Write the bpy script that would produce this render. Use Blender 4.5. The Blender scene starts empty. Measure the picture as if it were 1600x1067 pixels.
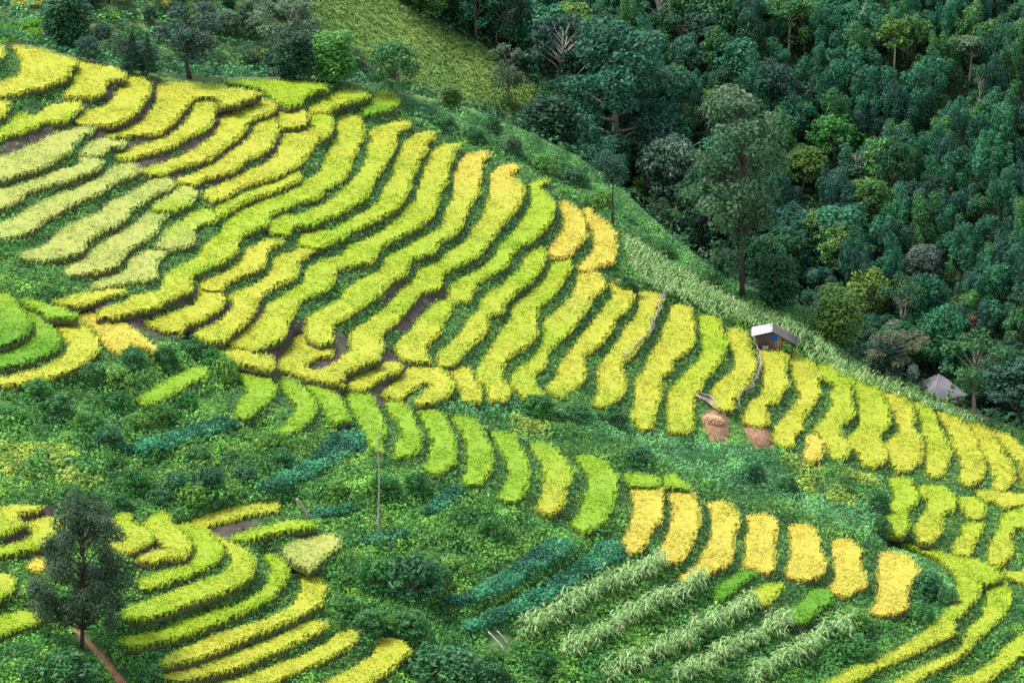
import bpy, math, random
import numpy as np
from math import radians

# ------------------------------------------------------------------ camera, sky, sun, exposure
sc = bpy.context.scene
C = sc.collection
PITCH = radians(20); HALF = radians(6)
FPX = 800 / math.tan(HALF); DIST = 476.0          # focal length in photo pixels, metres to the middle of the slope
cp, sp = math.cos(PITCH), math.sin(PITCH)
CAM = np.array([0, -DIST * cp, DIST * sp])
cd = bpy.data.cameras.new('camera'); cam = bpy.data.objects.new('camera', cd); C.objects.link(cam)
cam.location = CAM; cam.rotation_euler = (math.pi / 2 - PITCH, 0, 0)
cd.sensor_width = 36; cd.lens = 18 / math.tan(HALF); cd.clip_start = 1; cd.clip_end = 4000
sc.camera = cam
SUN_EL, SUN_AZ = radians(62), radians(-70)         # azimuth from +Y (view direction) towards +X
w = bpy.data.worlds.new('World'); sc.world = w; w.use_nodes = True
nt = w.node_tree; bg = nt.nodes['Background']
sky = nt.nodes.new('ShaderNodeTexSky'); sky.sky_type = 'NISHITA'; sky.sun_disc = False
sky.sun_elevation = SUN_EL; sky.sun_rotation = SUN_AZ; sky.air_density = 1.0; sky.dust_density = 2.0
grey = nt.nodes.new('ShaderNodeHueSaturation'); grey.inputs['Saturation'].default_value = .45   # thin cloud cover
nt.links.new(sky.outputs[0], grey.inputs['Color']); nt.links.new(grey.outputs[0], bg.inputs[0]); bg.inputs[1].default_value = 0.12
sl = bpy.data.lights.new('sun', 'SUN'); sl.energy = 1.5; sl.angle = radians(10); sl.color = (1, .95, .85)
sun = bpy.data.objects.new('sun', sl); C.objects.link(sun)
sun.rotation_euler = (math.pi / 2 - SUN_EL, 0, math.pi - SUN_AZ)
sc.view_settings.view_transform = 'Standard'; sc.view_settings.look = 'None'
sc.view_settings.exposure = 2.0; sc.view_settings.gamma = 1
sc.render.engine = 'CYCLES'
sc.cycles.max_bounces = 6; sc.cycles.diffuse_bounces = 3; sc.cycles.glossy_bounces = 1
sc.cycles.transmission_bounces = 2; sc.cycles.transparent_max_bounces = 4; sc.cycles.caustics_reflective = False
sc.cycles.use_denoising = False; sc.cycles.filter_width = 1.7
rng = np.random.default_rng(7); random.seed(7)

TILES = dict(T=(0,0,4), T2=(400,0,4), P=(200,110,4), Q=(0,120,20/3), A=(0,240,4), B=(400,240,4), S=(600,150,4), U=(600,350,4),
  R=(200,330,4), E=(0,450,4), F=(400,450,4), G=(800,450,4), V=(1000,430,4), H=(1200,450,4), I=(0,650,4), J=(400,650,4),
  K=(800,650,4), L=(1200,650,4), M=(0,800,4), N=(400,800,4), O=(800,800,4), W=(1200,800,4), X=(0,0,1))
# one traced rice strip a line: zone, tile, ripeness along it, outline
STRIPS = """
a T y 0 280 25 285 32 310 20 345 0 352
a T y 40 275 150 285 300 310 420 345 495 372 480 395 435 410 440 455 380 490 280 530 150 560 60 580 0 592 0 505 60 490 120 450 140 400 125 340 80 300
a T y 500 375 620 400 735 420 785 450 785 485 690 490 660 520 655 560 600 590 500 600 410 600 400 580 440 540 460 480 440 430
a T y 790 450 870 465 940 500 950 560 880 650 860 690 780 745 700 765 600 775 500 765 450 745 520 690 640 655 700 620 740 550 790 490
a P y 165 60 300 60 450 75 600 95 740 115 840 135 780 160 710 185 690 200 600 205 570 215 560 160 480 150 410 165 370 200 350 240 300 300 230 360 180 380 80 395 0 405 -110 410 -160 400 -60 380 0 340 80 320 140 230 180 190 185 120
a P y 570 165 555 215 535 260 540 300 490 350 420 385 380 400 290 460 200 490 100 515 0 545 -60 545 -90 525 0 480 130 450 250 400 320 340 390 280 405 220 420 175 480 155
a P y 920 185 915 240 860 265 800 285 745 320 730 370 680 420 600 470 520 540 400 575 300 595 230 630 140 645 85 620 100 600 200 570 330 530 460 450 540 390 570 320 600 260 650 225 720 215 740 185 830 165
a P y 930 300 935 380 900 460 820 510 740 550 680 600 600 635 480 670 410 705 300 690 290 670 400 640 470 605 550 560 620 500 700 460 760 400 790 340 815 300 870 285
a P y 945 235 1010 215 1090 225 1125 260 1120 330 1050 335 990 345 945 350
a P y 1010 355 1130 345 1190 390 1180 440 1110 530 1080 580 1000 610 960 640 870 670 760 700 660 750 600 790 520 810 460 780 470 745 550 710 660 670 760 610 850 570 930 510 960 430 980 380
a P yl 1075 630 1080 670 1020 700 920 740 820 770 720 810 640 870 570 905 520 860 600 820 660 780 760 745 880 700 960 660 1030 625
a P ly 1130 265 1260 260 1290 300 1270 370 1210 420 1190 400 1150 345 1130 310
a P l 500 60 860 55 1100 55 1240 75 1250 105 1180 110 1100 150 1070 200 1000 215 930 200 900 160 840 110 700 80
a P ly 1110 230 1180 190 1280 140 1400 105 1500 120 1520 145 1440 175 1350 195 1270 230 1260 255 1130 258
a T2 ln 660 660 740 580 820 570 900 600 890 640 820 680 740 700 660 715
a P yly 1300 275 1400 255 1460 285 1480 340 1475 400 1420 500 1390 590 1375 650 1250 720 1200 780 1080 810 960 860 880 890 870 950 780 990 700 1030 680 1070 690 1110 600 1180 480 1225 400 1265 390 1320 400 1360 330 1385 260 1420 150 1470 60 1490 -60 1520 -200 1530 -180 1490 0 1430 20 1400 200 1370 210 1310 230 1265 330 1215 440 1150 470 1075 580 1010 600 950 650 900 760 840 860 790 1000 750 1110 680 1200 620 1210 580 1250 500 1300 400 1310 340
b Q y 0 225 60 220 110 235 90 320 40 380 0 395
b Q yl 0 540 80 490 130 420 170 375 250 370 310 395 400 370 450 320 560 280 720 245 830 255 860 290 780 350 730 400 680 440 540 450 440 460 350 510 200 570 0 625
b Q p 0 820 130 775 300 700 420 660 530 590 650 545 800 515 930 495 1000 510 960 560 880 590 800 650 750 690 770 720 700 780 600 830 520 890 400 940 250 980 100 1030 0 1050
b Q p 1060 625 1180 640 1320 650 1290 700 1160 690 1100 750 1060 800 950 800 830 790 840 740 900 700 980 650
b A p 0 220 130 180 270 130 330 100 460 70 500 50 490 10 540 -5 600 10 640 40 620 70 540 110 460 140 370 170 260 200 170 230 130 270 60 310 0 340
b A p 0 425 80 390 200 320 300 270 450 220 560 170 680 90 740 60 820 45 870 80 860 110 760 150 660 210 560 260 470 300 400 340 330 370 230 450 130 490 0 525
b A p 110 615 200 590 290 550 340 490 440 430 560 380 640 340 680 290 800 240 900 180 960 140 1040 130 1090 170 1060 210 960 250 880 300 820 340 780 400 700 450 600 490 540 540 520 600 400 630 260 655 120 640
b A pl 940 320 1060 240 1130 190 1200 190 1240 240 1200 290 1100 340 960 345
b A p 930 350 1080 352 1000 410 980 480 880 540 800 590 760 640 730 690 640 720 500 745 400 745 390 715 520 640 600 560 700 500 800 460 860 400
b A lp 1120 420 1200 350 1290 335 1380 380 1330 410 1230 440 1215 470 1225 530 1180 560 1060 588 960 580 1020 500 1040 460
b A p 870 600 960 590 1060 600 990 650 980 690 990 760 880 790 780 800 640 830 560 830 570 800 700 760 790 710 810 640
b A y 320 915 420 880 600 845 770 830 785 855 640 890 520 930 440 940
c R y 960 165 970 185 870 230 860 270 860 320 800 360 700 400 620 440 580 480 440 475 430 440 540 400 640 350 710 290 730 230 800 195 880 165
c R y 440 480 580 490 610 540 600 570 540 620 440 670 360 700 330 740 240 740 100 690 120 675 260 630 400 570 450 520
c R y 1090 215 1160 235 1140 260 1060 310 1060 370 1050 400 960 440 860 490 800 550 790 620 740 680 660 740 590 800 480 800 400 760 440 735 560 680 640 610 650 560 620 520 640 500 760 460 860 400 910 330 900 290 1000 245
c B yl 700 -150 800 -190 960 -220 975 -195 880 -140 885 -90 850 -20 830 20 790 90 740 150 720 210 690 260 620 300 540 350 440 390 340 430 250 440 200 490 100 490 60 460 90 380 160 360 240 385 350 340 460 290 540 220 600 160 640 110 690 30 700 -50 720 -100
c B yl 920 -80 1000 -130 1090 -155 1120 -135 1110 -110 1050 -75 1075 -40 1030 10 1000 80 970 140 960 220 920 280 870 340 760 400 640 450 560 500 460 550 380 580 250 560 290 480 340 450 400 470 480 470 560 420 680 350 760 300 800 200 850 140 870 40 900 -20
c B yly 1100 -35 1180 -65 1270 -75 1285 -50 1220 -25 1240 20 1200 60 1200 160 1155 210 1140 280 1110 340 1090 400 1000 450 900 510 770 570 755 620 720 670 640 680 570 690 500 720 480 800 420 850 330 880 250 930 240 1000 190 1050 190 1120 130 1160 -20 1220 -80 1200 -20 1150 10 1040 50 980 60 930 160 880 260 820 300 770 310 710 400 660 520 630 550 600 570 560 700 520 800 460 880 400 930 330 1000 280 1010 220 1030 130 1060 60
c B gly 1260 45 1340 -15 1440 -30 1455 0 1400 40 1410 140 1390 200 1395 240 1340 290 1320 360 1290 430 1250 490 1140 540 1120 600 1000 640 950 680 930 740 860 770 800 830 740 890 640 960 560 1010 475 1060 480 1130 480 1160 400 1180 320 1150 310 1100 300 1060 330 1000 400 960 520 900 560 830 680 760 780 720 790 680 800 640 900 590 1000 540 1100 480 1170 440 1180 360 1240 250 1240 120
c U gly 660 -320 730 -370 820 -385 850 -365 790 -310 870 -270 880 -220 860 -150 800 -80 740 -10 690 50 640 130 580 190 500 230 390 280 360 320 350 390 290 400 220 430 150 520 60 610 -10 660 -20 700 0 770 -40 800 -150 800 -210 760 -220 700 -200 650 -100 590 0 520 60 450 130 370 190 330 210 280 330 230 400 160 500 110 560 10 620 -60 650 -160 660 -240
c U lly 890 -255 960 -285 1030 -290 1025 -265 960 -240 1060 -170 1070 -100 1030 -10 960 60 920 100 850 120 790 190 760 250 660 310 590 350 560 420 540 460 430 490 420 540 370 600 350 660 280 730 260 780 300 850 200 850 100 830 60 760 90 710 150 670 210 590 300 500 390 460 410 380 470 330 600 270 680 200 720 130 800 60 870 -40 920 -130 920 -200
c U ly 870 220 930 150 990 145 1015 180 1000 240 960 300 900 360 800 430 760 480 740 540 660 560 640 660 570 730 500 790 450 860 370 880 330 860 340 800 420 730 480 660 550 560 600 520 600 470 640 430 740 370 820 300
c S g 1075 640 1120 640 1220 700 1260 770 1255 800 1270 850 1220 920 1160 990 1060 1000 1015 970 1060 900 1110 840 1120 760 1110 700
c U ly 1060 200 1160 195 1165 250 1120 340 1060 430 960 510 950 600 965 680 880 760 800 800 730 890 740 960 795 1020 760 1090 650 1090 640 1000 590 980 560 920 640 800 740 640 800 580 790 500 900 430 1000 330 1040 250
c F y 1210 510 1330 480 1340 520 1380 560 1410 620 1400 700 1290 700 1280 650 1240 570
c S g 1230 690 1290 665 1310 700 1300 730 1390 770 1460 850 1440 900 1455 960 1430 1030 1340 1050 1280 1080 1195 1070 1290 980 1310 900 1300 830 1260 760
c U gly 1210 310 1250 285 1340 285 1380 340 1390 380 1290 450 1270 520 1200 610 1130 690 1080 730 1030 790 1000 880 930 940 950 1000 1000 1040 960 1090 880 1090 840 1050 790 990 780 940 870 870 960 790 1000 690 990 600 1060 550 1160 460 1200 380
c U y 1400 360 1470 335 1530 360 1560 420 1540 500 1450 580 1400 680 1350 740 1280 790 1240 820 1260 900 1240 970 1160 1040 1130 1075 1040 1055 1000 1020 1080 940 1090 870 1150 800 1220 710 1300 600 1380 520 1440 430
d G y 790 20 860 10 940 40 930 90 900 130 870 200 870 260 790 350 760 400 680 460 700 530 710 610 690 650 640 700 580 730 500 715 540 650 530 520 550 460 620 380 680 300 710 230 790 140
d G y 1000 95 1060 90 1120 110 1145 250 1140 340 1070 400 1010 440 1000 500 920 550 940 640 910 700 890 780 870 870 800 880 770 830 730 790 770 740 765 570 830 490 870 400 930 310 950 220 990 150
d G ly 1160 160 1260 160 1300 200 1330 280 1340 350 1310 420 1240 520 1190 560 1190 620 1140 670 1130 760 1130 860 1080 895 960 885 980 830 960 660 1000 600 1080 520 1180 430 1190 330 1170 230
d G y 1330 250 1400 235 1460 270 1480 340 1530 460 1500 540 1450 620 1390 690 1380 750 1300 750 1230 710 1240 640 1300 560 1390 500 1400 420 1350 340
d V y 720 440 800 425 880 445 920 510 905 590 930 660 870 720 870 780 790 800 800 860 800 910 740 935 640 910 640 850 700 780 760 720 780 640 770 560 730 500
d V y 920 500 990 485 1050 510 1100 560 1135 610 1120 650 1135 720 1080 800 1010 880 1000 920 1020 950 970 980 960 1050 890 1065 840 1030 820 970 870 900 940 840 1000 740 960 640 940 560
d L g 235 110 290 100 360 150 340 200 320 260 270 280 215 250 240 190
d H ly 290 465 370 450 440 480 520 570 530 600 520 680 540 770 500 820 440 860 460 920 520 950 500 1040 450 1070 400 1050 360 960 270 870 350 800 400 720 380 640 430 600 330 560 300 500
d H ly 480 520 560 515 640 570 700 640 760 740 770 830 700 890 690 930 740 1000 740 1070 660 1110 590 1095 550 1020 480 930 570 860 580 760 560 680 540 600
d H y 680 610 760 620 840 660 900 720 920 790 900 840 960 920 960 1050 900 1130 810 1140 760 1080 730 1000 720 960 820 900 790 780 750 700
d H ly 870 690 960 700 1040 750 1060 840 1100 900 1150 1010 1130 1080 1100 1150 1020 1180 980 1130 980 1060 1000 980 970 900 960 800 910 740
d H y 1040 755 1120 770 1220 830 1290 900 1320 1000 1350 1080 1360 1130 1320 1200 1240 1225 1195 1200 1210 1110 1190 1030 1140 960 1130 880 1070 810
d H y 1230 820 1330 840 1400 890 1450 980 1500 1060 1540 1130 1530 1200 1470 1260 1400 1240 1410 1170 1370 1060 1330 1000 1300 920
d H y 1400 860 1480 890 1560 950 1640 1030 1680 1120 1680 1190 1600 1150 1560 1080 1500 1030 1450 950
d H y 1560 1110 1640 1200 1640 1280 1600 1250 1590 1200
z R y 330 745 470 790 600 835 760 860 790 880 900 895 920 930 900 980 800 960 730 950 640 920 560 870 470 820 400 780
z R y 600 810 690 770 800 670 860 665 930 700 980 720 990 750 920 800 800 850 700 848
z R y 1030 770 1100 750 1200 770 1260 840 1290 850 1280 890 1180 900 1100 950 1120 970 1200 980 1300 930 1400 850 1540 850 1560 880 1590 920 1500 930 1480 950 1400 970 1340 1000 1360 1030 1300 1060 1200 1050 1080 1020 1040 1000 940 980 930 910 1010 860 1030 820
z F y 540 590 620 550 700 500 760 460 860 440 910 460 900 500 800 540 720 590 700 620 640 630 560 620
z F y 780 650 850 590 910 520 980 480 1060 475 1140 490 1200 530 1240 580 1230 620 1180 670 1100 700 1010 715 990 690 1060 630 1110 600 1060 570 980 620 900 680 800 670
z F y 240 525 400 540 520 565 560 595 480 600 380 575 270 555
e E m 860 690 960 610 1060 550 1180 490 1280 480 1315 510 1300 540 1220 570 1120 630 1040 670 960 710 890 720
e F m -120 510 -40 500 30 515 100 560 130 610 100 670 40 720 0 760 -60 800 -130 800 -140 780 -100 700 -60 640 -80 560
e F m 120 555 200 550 270 570 300 620 350 680 380 740 350 800 280 860 200 900 130 960 20 975 40 940 120 890 200 820 250 740 200 660 140 600
e F m 300 580 380 590 470 630 530 680 560 740 580 800 540 820 480 830 430 760 380 680 330 640
e F m 545 650 640 640 720 660 760 740 810 830 810 900 780 940 800 1020 760 1010 700 960 680 890 640 820 600 740
e F m 800 710 880 690 950 720 990 800 1040 920 1020 1000 940 1040 860 1050 880 960 920 900 880 820 830 760
e F m 990 730 1090 720 1180 780 1230 900 1250 1000 1240 1080 1180 1130 1100 1155 1020 1100 1080 1060 1100 950 1060 850
e J m 1200 -10 1290 -10 1370 10 1420 90 1480 200 1470 330 1400 420 1290 410 1300 350 1330 250 1300 130 1250 50
e K m -150 80 -60 80 20 110 80 220 110 320 95 430 50 500 -20 530 -100 490 -60 440 -20 360 -40 260 -100 160
e K my 100 160 180 155 260 180 330 250 385 320 360 400 320 480 320 540 240 605 140 570 180 490 200 380 180 280 130 210
e K m 370 235 450 225 540 250 610 300 660 370 655 440 620 560 590 640 520 680 440 715 360 670 420 590 460 480 480 380 440 310
e K m 690 370 740 350 880 355 930 395 920 428 740 432
e K g 740 438 940 432 940 550 925 660 870 690 850 770 800 820 740 845 670 785 730 700 760 590 755 500
e K m 935 360 1020 345 1100 410 1110 440 950 435
e K g 960 443 1110 448 1150 480 1180 570 1160 690 1110 830 1040 890 970 915 890 880 950 780 990 680 1000 560
e K g 1210 530 1290 520 1360 540 1430 630 1390 720 1390 830 1350 920 1260 960 1200 1000 1110 1020 1040 1030 1060 980 1150 920 1220 800 1250 680 1250 600
e K g 1450 610 1600 600 1650 640 1660 680 1640 780 1650 940 1590 970 1440 920 1460 840 1460 740 1490 680
e L g 120 680 200 660 300 690 325 760 330 830 370 900 350 960 290 1000 180 1015 110 980 100 950 140 870 140 760
e L g 410 760 480 745 560 780 590 830 570 900 600 970 625 1030 560 1070 470 1115 390 1090 380 1060 430 1000 410 900 400 830
e W g 690 240 790 235 870 255 930 310 945 370 890 430 870 510 880 580 830 610 720 630 630 620 620 590 680 560 690 470 670 400 700 340
e O n 1240 490 1350 400 1440 345 1540 360 1500 390 1420 440 1380 490 1310 530 1260 520
e O ly 1450 560 1480 500 1560 450 1690 430 1700 460 1640 520 1580 570
e W n 50 655 150 590 250 500 290 465 400 480 400 530 330 590 260 650 200 695 80 680
f L l 740 385 830 370 900 385 905 430 945 460 940 520 870 570 860 610 885 660 840 740 740 720 725 660 740 640 720 580 780 520 790 460
f L ly 940 430 1040 415 1120 440 1170 500 1170 560 1090 610 1100 650 1080 720 1010 780 940 770 910 690 960 620 1000 560 980 500 950 480
f L ly 1180 500 1290 490 1360 540 1370 590 1330 630 1240 625 1200 560
f L ly 1200 690 1280 650 1360 650 1340 700 1300 780 1260 860 1160 850 1150 800 1210 730
f L y 1280 460 1400 450 1600 480 1680 500 1680 550 1600 540 1480 560 1400 520 1330 510
f L ly 1470 600 1530 570 1680 555 1680 640 1540 700 1520 780 1535 850 1460 920 1360 910 1380 830 1400 750 1440 700
f W ly 720 130 900 180 1060 240 1220 300 1300 380 1330 450 1300 540 1240 600 1170 650 1170 740 1060 790 900 870 760 940 680 960 620 1010 500 1050 400 1095 260 1095 440 1010 560 940 700 900 880 800 970 740 1050 670 1110 600 1180 500 1190 430 1130 330 1030 260 900 220 800 180
f W ly 1250 270 1400 330 1460 400 1520 480 1520 560 1470 640 1400 700 1320 770 1240 860 1150 920 1050 970 960 1020 860 1095 690 1095 860 1010 960 950 1080 900 1200 840 1250 720 1330 640 1370 540 1360 440 1300 360
f W l 1040 240 1250 265 1420 330 1470 400 1360 440 1330 430 1240 400 1150 330
f W ly 1600 730 1700 690 1700 820 1560 900 1460 980 1380 1040 1280 1095 1130 1095 1150 1030 1280 1010 1400 920 1480 820
f W ly 1420 320 1540 370 1600 340 1690 340 1690 450 1600 430 1500 400
g E mn 0 20 60 20 100 80 160 150 190 220 160 280 80 320 0 350
g E mn 90 70 180 100 250 130 280 190 340 240 375 310 340 380 240 430 120 460 0 485 0 400 120 370 210 300 230 250 190 170 130 110
g E m 110 50 260 80 400 110 480 150 480 175 380 175 290 180 250 140 150 90
g E y 290 190 400 180 500 190 560 240 610 300 620 370 550 440 440 500 320 550 160 580 0 600 0 545 140 520 280 480 390 420 430 340 380 270
g E g 440 110 520 130 640 160 760 200 860 260 920 310 990 380 960 390 900 360 840 360 770 400 700 380 640 320 580 250 500 180
h I yl 0 560 120 540 270 545 230 570 120 590 120 630 160 650 110 690 40 720 0 735
h I yl 150 650 260 620 380 610 380 680 330 740 280 800 150 820 50 850 0 855 0 805 120 770 200 730 190 690
h I g 150 930 200 880 290 870 290 940 200 955
h I yl 0 965 60 975 95 1020 70 1080 0 1130
h M l 0 640 100 610 200 600 265 620 240 670 120 710 0 760
h M ly 620 70 700 20 760 -10 820 10 830 50 900 80 960 120 950 160 900 200 820 230 740 250 690 200
h M ly 880 60 960 0 1030 -30 1050 10 1080 60 1150 110 1190 170 1190 220 1150 270 1060 270 1010 280 930 300 850 290 860 260 960 230 1040 220 1000 190 950 140
h M l 1150 60 1280 85 1360 150 1400 230 1370 290 1240 360 1090 410 960 460 880 460 850 430 960 370 1080 340 1200 290 1220 220 1190 150 1100 80
h M yl 1110 60 1230 10 1400 -40 1600 -70 1750 -80 1740 -30 1600 0 1460 30 1320 70 1285 90 1330 130 1440 170 1540 220 1595 290 1590 350 1540 410 1400 480 1240 540 1100 590 960 640 850 650 760 640 780 590 920 540 1080 480 1240 420 1400 370 1450 310 1440 250 1400 200 1340 150 1260 100
h J l 0 690 120 660 260 630 350 650 380 665 280 690 120 715 0 745 -80 770 -180 750 -100 710
h M l 1600 220 1700 250 1790 290 1800 350 1770 440 1710 510 1600 570 1540 600 1400 660 1200 740 1060 780 900 820 760 825 730 800 760 770 900 740 1060 710 1180 650 1300 610 1480 560 1600 490 1670 430 1700 340 1660 270
h N p 150 220 240 170 380 130 470 120 540 160 520 200 430 260 400 300 340 350 260 310 200 280
h N y 210 290 300 350 420 410 435 470 410 560 340 600 240 650 120 700 0 745 -120 800 -300 870 -450 920 -580 945 -600 930 -590 890 -500 855 -360 790 -200 730 0 680 120 620 220 570 280 480 290 410 230 350
h N y 330 670 410 655 450 690 400 730 300 780 160 840 40 890 -100 950 -300 1000 -480 1040 -600 1030 -640 1010 -600 980 -420 960 -240 900 -100 850 0 810 120 760 240 700
h N y 560 720 620 720 650 760 600 820 500 870 380 930 260 980 140 1030 40 1070 -60 1095 -330 1095 -290 1060 -100 1020 0 985 140 930 300 870 440 800 520 740
h N y 760 780 860 770 920 790 970 850 900 910 820 980 720 1040 640 1095 300 1095 480 1020 620 950 720 880 740 820
"""
BEANS = """
k E t 745 1000 860 950 1000 920 1180 870 1320 820 1440 805 1495 830 1460 860 1340 890 1200 950 1060 990 900 1020 780 1035
k J t 0 430 100 390 220 350 320 280 400 200 480 100 560 80 660 90 690 140 670 190 600 230 520 280 400 340 300 390 220 440 120 460 20 470
k O t -440 545 -300 500 -160 430 -20 340 100 260 180 190 280 165 370 200 390 240 300 290 190 350 80 410 -40 480 -160 530 -300 575 -420 580
k O t -320 690 -160 640 0 560 120 500 250 410 380 330 480 260 560 190 640 180 700 200 720 240 640 310 520 370 400 430 300 510 200 560 80 620 0 660 -120 700 -240 740 -310 740
k J t 650 750 800 710 920 680 960 720 880 760 760 780 690 790
k J t 1020 590 1140 500 1250 430 1310 430 1300 480 1200 560 1100 600
k J t 330 600 440 570 560 560 620 590 500 610 380 620
"""
# maize rows, stem feet from low end to high end
MAIZE = """
m O 50 790 200 725 350 645 500 560 650 480 800 420 950 360
m O 320 910 500 855 650 760 800 680 950 605 1100 530 1200 460
m O 600 1060 800 985 950 905 1100 830 1250 750 1400 670 1520 600
m O 1050 1070 1200 1005 1350 925 1500 850 1620 775 1740 730
m O 1500 1080 1640 1010 1750 940 1850 880 1960 820 2060 790 2150 770
"""

# ------------------------------------------------------------------ helpers
def ray(u, v):
    a = (np.asarray(u, float) - 800) / FPX; b = (533.5 - np.asarray(v, float)) / FPX
    return np.stack([a + 0 * b, cp + b * sp + 0 * a, -sp + b * cp + 0 * a], -1)
def at(u, v, z):                                    # the point of elevation z on the sight line of a photo pixel
    d = ray(u, v); t = (np.asarray(z, float) - CAM[2]) / d[..., 2]
    return CAM + d * t[..., None]
def proj(p):
    q = np.asarray(p, float) - CAM; dep = q[..., 1] * cp - q[..., 2] * sp
    return 800 + FPX * q[..., 0] / dep, 533.5 - FPX * (q[..., 1] * sp + q[..., 2] * cp) / dep, dep
def parse(txt, k=3):
    out = []
    for l in txt.strip().splitlines():
        p = l.split(); ox, oy, s = TILES[p[1]]
        out.append((p[0], p[2], np.array(list(map(float, p[k:]))).reshape(-1, 2) / s + (ox, oy)))
    return out
def inside(c, X, Y):
    r = np.zeros(X.shape, bool); n = len(c)
    for i in range(n):
        x1, y1 = c[i]; x2, y2 = c[(i + 1) % n]
        if y1 != y2: r ^= ((y1 > Y) != (y2 > Y)) & (X < (x2 - x1) * (Y - y1) / (y2 - y1) + x1)
    return r
def smooth_poly(c, n=2):
    for _ in range(n):
        d = np.roll(c, -1, 0); c = np.stack([.75 * c + .25 * d, .25 * c + .75 * d], 1).reshape(-1, 2)
    return c
def grow(c, g):                                     # offset an outline outwards by g
    t = np.roll(c, -1, 0) - np.roll(c, 1, 0); t /= np.linalg.norm(t, axis=1)[:, None] + 1e-9
    n = np.stack([t[:, 1], -t[:, 0]], 1)
    ar = np.sum(c[:, 0] * np.roll(c[:, 1], -1) - np.roll(c[:, 0], -1) * c[:, 1])
    return c + n * g * np.sign(ar)
_perm = np.random.default_rng(3).random((256, 256))
def vnoise(x, y):                                   # smooth value noise 0..1
    x = np.asarray(x, float); y = np.asarray(y, float)
    i = np.floor(x).astype(int); j = np.floor(y).astype(int); f = x - i; g = y - j
    f = f * f * (3 - 2 * f); g = g * g * (3 - 2 * g); P = lambda a, b: _perm[a & 255, b & 255]
    return (P(i, j) * (1 - f) + P(i + 1, j) * f) * (1 - g) + (P(i, j + 1) * (1 - f) + P(i + 1, j + 1) * f) * g
def fbm(x, y, o=3): return sum(vnoise(x * 2 ** k + 17 * k, y * 2 ** k + 5 * k) / 2 ** k for k in range(o)) / (2 - 2 ** (1 - o))

def mesh(name, verts, faces, mat=None, col=None, smooth=False):
    """verts (n,3); faces: list of (m,k) int arrays of one polygon size each; col (n,3) point colours"""
    me = bpy.data.meshes.new(name); verts = np.asarray(verts, np.float32)
    fs = [np.asarray(f, np.int32) for f in faces if len(f)]
    tot = np.concatenate([np.full(len(f), f.shape[1], np.int32) for f in fs]); loops = np.concatenate([f.ravel() for f in fs])
    me.vertices.add(len(verts)); me.vertices.foreach_set('co', verts.ravel())
    me.loops.add(len(loops)); me.loops.foreach_set('vertex_index', loops)
    me.polygons.add(len(tot)); st = np.zeros(len(tot), np.int32); st[1:] = np.cumsum(tot)[:-1]
    me.polygons.foreach_set('loop_start', st); me.polygons.foreach_set('loop_total', tot)
    if smooth: me.polygons.foreach_set('use_smooth', np.ones(len(tot), bool))
    if col is not None:
        a = me.color_attributes.new('Col', 'FLOAT_COLOR', 'POINT')
        a.data.foreach_set('color', np.concatenate([np.asarray(col, np.float32), np.ones((len(verts), 1), np.float32)], 1).ravel())
    me.update(calc_edges=True)
    if mat: me.materials.append(mat)
    return me
def link(name, me, parent=None, loc=None, rz=0, scale=None, **props):
    o = bpy.data.objects.new(name, me); C.objects.link(o)
    if parent: o.parent = parent
    if loc is not None: o.location = loc
    o.rotation_euler[2] = rz
    if scale is not None: o.scale = scale
    for k, v in props.items():
        if v: o[k] = v
    return o
class MB:                                           # collects pieces of geometry
    def __init__(s): s.v = []; s.f3 = []; s.f4 = []; s.c = []; s.n = 0
    def add(s, v, f4=None, f3=None, c=(1, 1, 1)):
        v = np.asarray(v, float).reshape(-1, 3)
        if f4 is not None and len(f4): s.f4.append(np.asarray(f4, int).reshape(-1, 4) + s.n)
        if f3 is not None and len(f3): s.f3.append(np.asarray(f3, int).reshape(-1, 3) + s.n)
        s.v.append(v); s.c.append(np.broadcast_to(np.asarray(c, float), v.shape)); s.n += len(v)
    def box(s, x0, x1, y0, y1, z0, z1, c=(1, 1, 1), M=None):
        v = np.array([[x, y, z] for z in (z0, z1) for y in (y0, y1) for x in (x0, x1)], float)
        if M is not None: v = v @ np.asarray(M).T
        s.add(v, [[0, 2, 3, 1], [4, 5, 7, 6], [0, 1, 5, 4], [2, 6, 7, 3], [0, 4, 6, 2], [1, 3, 7, 5]], c=c)
    def tube(s, pts, rad, k=6, c=(1, 1, 1), cap=True):
        pts = np.asarray(pts, float); rad = np.broadcast_to(np.asarray(rad, float), len(pts)); n = len(pts)
        t = np.gradient(pts, axis=0); t /= np.linalg.norm(t, axis=1)[:, None] + 1e-9
        a = np.cross(t, [0.31, 0.87, 0.12]); a /= np.linalg.norm(a, axis=1)[:, None] + 1e-9; b = np.cross(t, a)
        th = np.arange(k) * 2 * math.pi / k
        v = pts[:, None] + rad[:, None, None] * (a[:, None] * np.cos(th)[None, :, None] + b[:, None] * np.sin(th)[None, :, None])
        i, j = np.meshgrid(np.arange(n - 1), np.arange(k), indexing='ij'); j2 = (j + 1) % k
        f = np.stack([i * k + j, i * k + j2, (i + 1) * k + j2, (i + 1) * k + j], -1).reshape(-1, 4)
        v = np.concatenate([v.reshape(-1, 3), pts[:1], pts[-1:]]); f3 = []
        if cap:
            for q in range(k): f3 += [[n * k, (q + 1) % k, q], [n * k + 1, (n - 1) * k + q, (n - 1) * k + (q + 1) % k]]
        s.add(v, f, f3, c)
    def build(s, name, mat, smooth=False):
        return mesh(name, np.concatenate(s.v), [np.concatenate(x) for x in (s.f4, s.f3) if x], mat, np.concatenate(s.c), smooth)

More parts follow.
